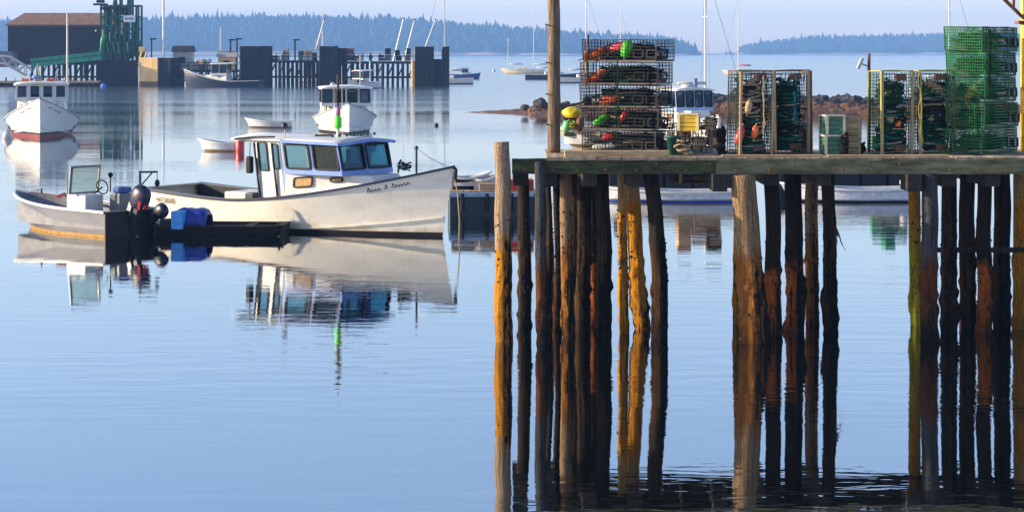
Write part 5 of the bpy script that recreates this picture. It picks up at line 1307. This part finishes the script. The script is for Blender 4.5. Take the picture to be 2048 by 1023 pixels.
# traps standing on end
def stand(proto, label, u, Y, yaw, group, tilt=0.0, sc_=1.0):
    o = put_trap(proto, label, (0, 0, 0), (0, 0, 0), group)
    o.rotation_mode = 'QUATERNION'
    m = Matrix.Rotation(yaw, 4, 'Z') @ Matrix.Rotation(R(-90) + tilt, 4, 'Y')
    o.rotation_quaternion = m.to_quaternion(); o.scale = (sc_, 1, 1)
    o.location = Vector((XU(u, Y), Y, ZT + .012 + TL / 2 * sc_)) - m.to_3x3() @ Vector((0, 0, TH / 2))
    return o
# standing: local z (height) turns sideways; the broad runner-side face shows
stand(protoD, 'dark green trap standing on end, left of the pair mid wharf', 1502, 35.5, R(-62), 'traps standing on end', R(1.6))
stand(protoD, 'dark green trap standing on end, right of the pair mid wharf', 1574, 35.9, R(-70), 'traps standing on end', R(-1.4))
stand(protoY, 'green trap with yellow frame standing on end beside the floodlight post', 1782, 35.5, R(-62), 'traps standing on end', R(.6))
stand(protoY, 'dark green trap with yellow frame standing on end, touching the green stack', 1864, 35.8, R(-72), 'traps standing on end', R(-.5))
k = 0
for u, Y, who in ((1502, 35.52, 'left standing trap mid wharf'), (1574, 35.92, 'right standing trap mid wharf'), (1782, 35.52, 'yellow framed standing trap by the floodlight'), (1866, 35.82, 'standing trap touching the green stack')):
    for z, m, what in ((.05, ROPEG, 'green net heap at the foot of the'), (.44, ROPED, 'dark net bundle half way up the'), (.86, ROPEG if u in (1574, 1782) else ROPE, 'rope bundle at the top of the')):
        k += 1
        tangle('rope_tangle', what + ' ' + who, (XU(u, Y) + .02 * (k % 3 - 1), Y, ZT + z), (.34, .16, .56), m, 80 + k, 120, .017, 'rope', 9)
buoy('grey blue buoy hanging slantwise in the yellow framed standing trap', (XU(1790, 35.5), 35.5, ZT + .82), mat('grey_blue_buoy', (.12, .2, .22), None, 5), (0, R(52), 0), .5, .07)
buoy('orange buoy low in the yellow framed standing trap', (XU(1795, 35.5), 35.45, ZT + .55), ORANGEPL, (0, R(20), 0), .16, .05)
buoy('red buoy at the foot of the left standing trap mid wharf', (XU(1480, 35.3), 35.3, ZT + .36), REDPL, (0, R(15), 0), .34, .075)
buoy('small orange buoy beside the red one at the standing traps mid wharf', (XU(1510, 35.3), 35.3, ZT + .42), ORANGEPL, (0, R(10), 0), .24, .06)
buoy('pale tan buoy at half height in the left standing trap mid wharf', (XU(1497, 35.3), 35.3, ZT + .86), TANWOOD, (0, R(10), 0), .24, .06)
bd = thing('upright_board', 'brown upright board leaning at the right of the standing traps mid wharf', 'board', (XU(1620, 35.9), 35.9, ZT + .01)); bd.rotation_euler = (0, R(-.6), R(8))
bevel(MB().box((0, 0, .74), (.095, .06, 1.48)).build('timber', RUST, bd), .008); MB().box((-.09, 0, 1.44), (.12, .05, .05)).build('cleat', TANWOOD, bd)
wb = thing('white_box', 'white box with red side beside the brown upright board', 'box', (XU(1600, 36.5), 36.5, ZT + .01))
bevel(MB().box((0, 0, .27), (.34, .3, .54)).build('body', WHITEPL, wb), .02); MB().box((0.02, -.16, .24), (.14, .02, .34)).build('red_panel', RED2, wb)
# ledge of low gear between the stacks: flat trap with crates on it
o = put_trap(protoD, 'low dark green lobster trap lying flat under the yellow crate', (XU(1394, 35.7), 35.75, ZT + .012), (0, 0, R(-14)), 'traps lying on the wharf'); o.scale = (.72, .95, 1.0)
def crate(label, c, s, m, rz=0, name='fish_crate', band=None, slats=4):
    t = thing(name, label, 'crate', c, rz); w, d, h = s; th = .018
    for sy in (-1, 1):
        for k in range(slats):
            MB().box((0, sy * (d / 2 - th / 2), h * (k + .5) / slats), (w, th, h / slats - .012)).build('slat', m, t)
    for sx in (-1, 1):
        for k in range(slats):
            MB().box((sx * (w / 2 - th / 2), 0, h * (k + .5) / slats), (th, d - 2 * th - .002, h / slats - .012)).build('slat', m, t)
        for sy in (-1, 1): MB().box((sx * (w / 2 - .012), sy * (d / 2 + .004), h / 2), (.045, .02, h)).build('corner_post', band or m, t)
    MB().box((0, 0, .012), (w - .04, d - .04, .02)).build('bottom', m, t)
    for sy in (-1, 1): bevel(MB().box((0, sy * d / 2, h), (w + .03, .035, .03)).build('rim', band or m, t), .006)
    for sx in (-1, 1): MB().box((sx * w / 2, 0, h - .001), (.035, d - .04, .028)).build('rim', band or m, t)
    return t
crate('yellow slatted fish crate standing on the low flat trap', (XU(1378, 35.5), 35.55, ZT + .425), (.36, .34, .30), YELPL, R(-10), band=mat('pale_yellow_rim', (.85, .7, .35), None, 5))
CRATEG = mat('faded_green_crate', (0.08, 0.20, 0.12), (0.04, 0.11, 0.07), 9, .7)
crate('green and white slatted crate, upper of two before the ledge', (XU(1664, 35.4), 35.4, ZT + .375), (.34, .34, .33), CRATEG, R(12), band=mat('cream_rim', (.75, .68, .45), None, 5))
crate('green and white slatted crate, lower of two before the ledge', (XU(1664, 35.4), 35.4, ZT + .012), (.35, .34, .34), CRATEG, R(8), band=mat('cream_rim2', (.72, .66, .45), None, 5))
crate('narrow weathered wooden crate right of the green and white crates', (XU(1704, 35.7), 35.7, ZT + .012), (.30, .32, .66), TANWOOD, R(-12), 'wooden_crate', slats=6)
tangle('rope_coil', 'tan rope coil heaped at the front of the low flat trap', (XU(1368, 35.2), 35.12, ZT + .01), (.22, .14, .34), ROPE, 31, 110, .018, 'rope', 2)
tangle('rope_coil', 'grey rope heap on the right half of the low flat trap', (XU(1422, 35.6), 35.6, ZT + .43), (.20, .18, .30), ROPE, 33, 110, .016, 'rope', 3)
tangle('rope_coil', 'dark net heap against the left standing trap', (XU(1441, 35.6), 35.5, ZT + .01), (.13, .14, .62), ROPED, 35, 110, .016, 'rope', 3)
tangle('rope_coil', 'loose rope trailing between the green crates and the wooden crate', (XU(1690, 35.2), 35.2, ZT + .01), (.10, .10, .5), ROPED, 36, 60, .016, 'rope', 2)
tangle('rope_coil', 'green rope heap left of the yellow framed standing trap', (XU(1722, 35.7), 35.7, ZT + .01), (.14, .14, .26), ROPEG, 38, 80, .016, 'rope', 2)
bt = thing('bait_bucket', 'green plastic bucket at the left of the tan rope coil', 'bucket', (XU(1347, 35.4), 35.4, ZT + .012))
MB().lathe([(.10, 0), (.13, .30), (.14, .30), (.14, .33), (.12, .33)], (0, 0, 0), 16).build('pail', GREENST, bt, True); MB().tube([(-.13, 0, .3), (-.09, -.06, .42), (.09, -.06, .42), (.13, 0, .3)], .008, 5).build('handle', METAL, bt)
# gear left of the tall stack
dn = rowboat('small white dinghy resting on the wharf deck behind the round pole', 1124, 600, 172, 2.0, .78, name='wharf_dinghy', zb=.40, boot=WHITE, seats=False)
dn.location = (XU(1326, 37.0), 37.05, ZT + .03); dn.rotation_euler = (0, 0, R(181))
yb = MB(); yb.ball((0, 0, 0), .19, 16, 10, .62); yb.v = [tuple(Vector(a) * (1 + .3 * noise.noise(Vector(a) * 6))) for a in yb.v]
o = yb.build('oilskin_bundle', YELBAG, None, True, (XU(1146, 37), 37.0, ZT + .70)); tag(o, 'bundled bright yellow oilskin on top of the gear beside the round pole', 'oilskin'); o.scale = (1.05, 1, 1)
cb = thing('gear_bin', 'green grey bin under the yellow oilskin', 'bin', (XU(1146, 37.02), 37.02, ZT + .27)); bevel(MB().box((0, 0, .16), (.36, .32, .32)).build('body', mat('bin_green', (.10, .18, .12), None, 5), cb), .03); MB().box((0, 0, .325), (.38, .34, .03)).build('rim', DKWOOD, cb)
buoy('pale green round buoy beside the round pole', (XU(1134, 36.75), 36.75, ZT + .46), mat('pale_green_buoy', (.16, .5, .2), None, 5), (0, R(20), 0), .22, .085)
buoy('brown block buoy left of the tall trap stack', (XU(1160, 36.75), 36.75, ZT + .50), RUST, (0, R(8), 0), .26, .08)
tangle('rope_coil', 'yellow green rope under the oilskin beside the round pole', (XU(1140, 36.7), 36.72, ZT + .42), (.16, .10, .16), mat('lime_rope', (.5, .6, .05), None, 20), 41, 60, .014, 'rope', 1)
bar = thing('slanting_bar', 'dark slanting bar from the round pole to the tall trap stack', 'bar', (XU(1120, 36.6), 36.6, ZT + .80)); MB().tube([(0, 0, 0), (.48, -.05, .12)], .022, 6).build('rod', DKMETAL, bar); MB().ball((.5, -.05, .12), .09, 8, 6).build('knob', ROPED, bar)
# rope ends hanging over the outside of the stacks
def hanging(label, u, Y, v0, v1, m, seed):
    rh = random.Random(seed); t = thing('hanging_rope', label, 'rope', (XU(u, Y), Y, ZV(v1, Y))); h = ZV(v0, Y) - ZV(v1, Y)
    for q in range(3):
        x = rh.uniform(-.05, .05); pts = [Vector((x + .05 * noise.noise((i * .4, seed, q)), .02 * noise.noise((i * .4, q, seed)) - .012 * q, h * (1 - i / 12) * rh.uniform(.985, 1.0) * (1 if q < 2 else .7))) for i in range(13)]
        MB().tube(pts, .011, 5).build('strand', m if q else ROPED, t)
hanging('green rope end hanging down the front of the tall trap stack', 1236, 35.55, 112, 252, ROPEG, 1)
hanging('orange rope end hanging at the left corner of the tall trap stack', 1172, 36.1, 70, 170, ROPEO, 2)
hanging('tan rope end hanging down the left standing trap mid wharf', 1525, 35.1, 150, 268, ROPE, 3)
hanging('yellow rope end hanging down the standing trap by the green stack', 1842, 35.3, 146, 286, mat('yellow_rope', (.45, .36, .03), None, 20), 4)
hanging('teal rope end hanging down the right standing trap mid wharf', 1592, 35.4, 150, 250, ROPET, 5)
hanging('green rope end hanging down the corner of the green trap stack', 1977, 35.2, 58, 200, ROPEG, 6)
# floodlight above the yellow framed trap
fl = thing('flood_light', 'white floodlight on a thin brown post above the yellow framed trap', 'lamp', (XU(1738, 36.2), 36.2, ZT + .01))
MB().tube([(0, 0, 0), (0, 0, ZV(108, 36.2) - ZT)], .028, 8).build('post', RUST, fl)
lm = MB().box((0, 0, 0), (.05, .16, .20), mtx=Matrix.Rotation(R(24), 3, 'Y')).build('lamp_panel', WHITEPL, fl, False, (XU(1719, 36.2) - XU(1738, 36.2), -.05, ZV(128, 36.2) - ZT)); MB().tube([(0.02, 0, 0), (.17, .05, -.06)], .014, 5).build('bracket', METAL, lm)
# yellow hoist at the right edge
hs = thing('wharf_hoist', 'yellow hoist mast with rusty boom behind the green traps', 'hoist', (XU(2052, 36.9), 36.9, ZT + .01))
MB().tube([(0, 0, 0), (0, 0, 4.4)], .105, 14).build('mast', YELPL, hs, True)
MB().tube([(-.02, -.05, ZV(42, 36.9) - ZT), (XU(2000, 36.9) - XU(2052, 36.9), -.2, ZV(-2, 36.9) - ZT), (XU(1960, 36.9) - XU(2052, 36.9), -.3, ZV(-40, 36.9) - ZT)], .035, 7).build('boom', RUST, hs)
MB().tube([(XU(2024, 36.9) - XU(2052, 36.9), -.1, ZV(20, 36.9) - ZT), (XU(2026, 36.9) - XU(2052, 36.9), -.1, ZV(-40, 36.9) - ZT)], .03, 6).build('strut', RUST, hs)
MB().box((0, 0, ZV(46, 36.9) - ZT), (.34, .3, .06)).build('collar', RUST, hs)

# ------------------------------------------------------------------ floats and boats behind the wharf
def work_float(label, u0, u1, v, zt, depth, m, hullm, bands=()):
    Y = YW(v); x0, x1 = XU(u0, Y), XU(u1, Y); w = x1 - x0
    t = thing('work_float', label, 'float', ((x0 + x1) / 2, Y, 0))
    n = max(3, int(w / .9))
    for k in range(n): bevel(MB().box((-w / 2 + w * (k + .5) / n, depth / 2, zt * .42), (w / n - .10, depth - .1, zt * .84 + .2)).build('pontoon', hullm, t), .03)
    bevel(MB().box((0, -.03, zt - .12), (w, .08, .22)).build('edge_timber', m, t), .01)
    for k in range(int(w / .2)): MB().box((-w / 2 + .1 + k * .2, depth / 2 + .03, zt - .03), (.185, depth, .05)).build('plank', m, t)
    for x in (-w / 2 + .3, w / 2 - .3): MB().tube([(x, .3, zt), (x, .3, zt + .5)], .07, 8).build('cleat_post', DKWOOD, t)
    return t
ROYAL = mat('royal_blue_paint', (.02, .09, .55), None, 4)
work_float('tan timber work float seen under the wharf between the left and middle piles', 1215, 1500, 388, .98, 3.0, TANWOOD, DOLPH)
rowboat('white and blue skiff with blue stripe tied at the tan float under the wharf', 1470, 402, 180, 4.6, 1.5, WHITE, ROYAL, .5)
work_float('pale timber work float seen under the wharf between the middle and right piles', 1560, 1830, 384, 1.02, 3.0, TANWOOD, DOLPH)
rowboat('pale blue grey skiff lying across the gap right of the middle piles', 1822, 402, 180, 4.4, 1.6, mat('blue_grey_hull', (.38, .48, .66), None, 2), BLACKP, .62)
bt_ = buoy_ball('white fender ball at the right end of the pale blue grey skiff', 1808, 402, .15, WHITEPL, 4.2, name='fender_ball')
def gear_stack(label, u, w, h, v, m, cat, name, z, d=1.0, n=3):
    Y = YW(v) + 1.2; t = thing(name, label, cat, (XU(u, Y), Y, z))
    rg = random.Random(int(u)); z = 0.0
    for k in range(n + 1):
        hh = h / n * rg.uniform(.7, 1.15); ww = w / 3.2
        for q in range(3):
            if k == n and rg.random() < .5: continue
            bevel(MB().box((-w / 2 + w * (q + .5) / 3 + rg.uniform(-.05, .05), d / 2 + rg.uniform(-.2, .1), z + hh / 2), (ww * rg.uniform(.85, 1.0), d * .7, hh - .02), rg.uniform(-.12, .12)).build('box', rg.choice((m, m, DKWOOD, TANWOOD)) if m is not GREENLT else rg.choice((m, m, WIREGR, NETDK)), t), .02)
        z += hh
    return t
gear_stack('brown fish box pile on the tan float behind the wharf fascia', 1398, 1.7, 1.0, 388, mat('brown_box', (.36, .2, .09), (.2, .1, .05), 3, .8), 'boxes', 'fish_box_pile', .99)
gear_stack('bright green trap pile on the pale float behind the wharf fascia', 1780, 1.25, 1.0, 384, GREENLT, 'traps', 'green_trap_pile', 1.03)
# dark float with small prams beyond the big boat's bow
def dark_float():
    Y = YW(432); x0, x1 = XU(898, Y), XU(1074, Y); w = x1 - x0; t = thing('dark_float', 'dark blue green float between the big boat and the mooring pile', 'float', ((x0 + x1) / 2, Y, 0), R(3))
    DB = mat('dark_teal_hull', (.02, .045, .06), (.012, .02, .03), 2, .5)
    bevel(MB().box((0, .9, .22), (w, 1.9, .74)).build('hull', DB, t), .05, 3)
    bevel(MB().box((0, .9, .66), (w + .05, 2.0, .14)).build('deck_edge', mat('pale_blue_edge', (.3, .42, .55), None, 3), t), .02)
    for k in range(int(w / .22)): MB().box((-w / 2 + .12 + k * .22, .9, .745), (.2, 1.9, .03)).build('plank', PLANK, t)
    for k in range(4): MB().tube([(-w / 2 + .4 + k * .75, -.07, .7), (-w / 2 + .4 + k * .75, -.10, .15)], .07, 8).build('fender', BLACK, t)
    for nm, lab, u, L, hd, m, z in (('pram', 'black pram with upswept white rimmed bow on the dark float', 903, 2.2, 8, BLACKP, .78), ('pram', 'small lilac grey pram on the dark float, right of the black pram', 946, 1.4, 4, mat('lilac_hull', (.5, .48, .58), None, 3), .78)):
        p = rowboat(lab, u, 430, hd, L * .55, .9, m, m, .5 if L > 2 else .42, name=nm, seats=True); p.location = (XU(u, Y), Y + .9, z)
    for u, m, lab in ((1027, REDPL, 'red'), (1058, RED2, 'dark red')):
        q = thing('fuel_can', '%s can at the right end of the dark float' % lab, 'can', (XU(u, Y), Y - .25 if False else Y + .25, .77)); bevel(MB().box((0, 0, .17), (.3, .2, .34)).build('body', m, q), .03); MB().tube([(0, 0, .34), (.08, 0, .42)], .025, 6).build('spout', YELPL, q)
    b = bevel(MB().box((0, 0, .2), (.5, .3, .24)).build('tan_box', TANWOOD, None, False, (XU(974, Y), Y + .3, .67)), .02); tag(b, 'small pale wooden box on the dark float beside the mooring pile', 'box')
dark_float()

# ------------------------------------------------------------------ air
def haze():
    m, N, L, b = newmat('haze_air'); N.remove(b)
    v = N.new('ShaderNodeVolumePrincipled'); v.inputs['Color'].default_value = (0.25, 0.50, 1.0, 1)
    v.inputs['Density'].default_value = 0.00029; v.inputs['Anisotropy'].default_value = 0.0
    L.new(v.outputs[0], N['Material Output'].inputs['Volume'])
    mb = MB().box((0, 1995, 43.5), (7000, 4410, 91)); o = mb.build('haze', m)
    tag(o, 'thin blue sea haze over the harbour', 'haze', kind='stuff')
haze()
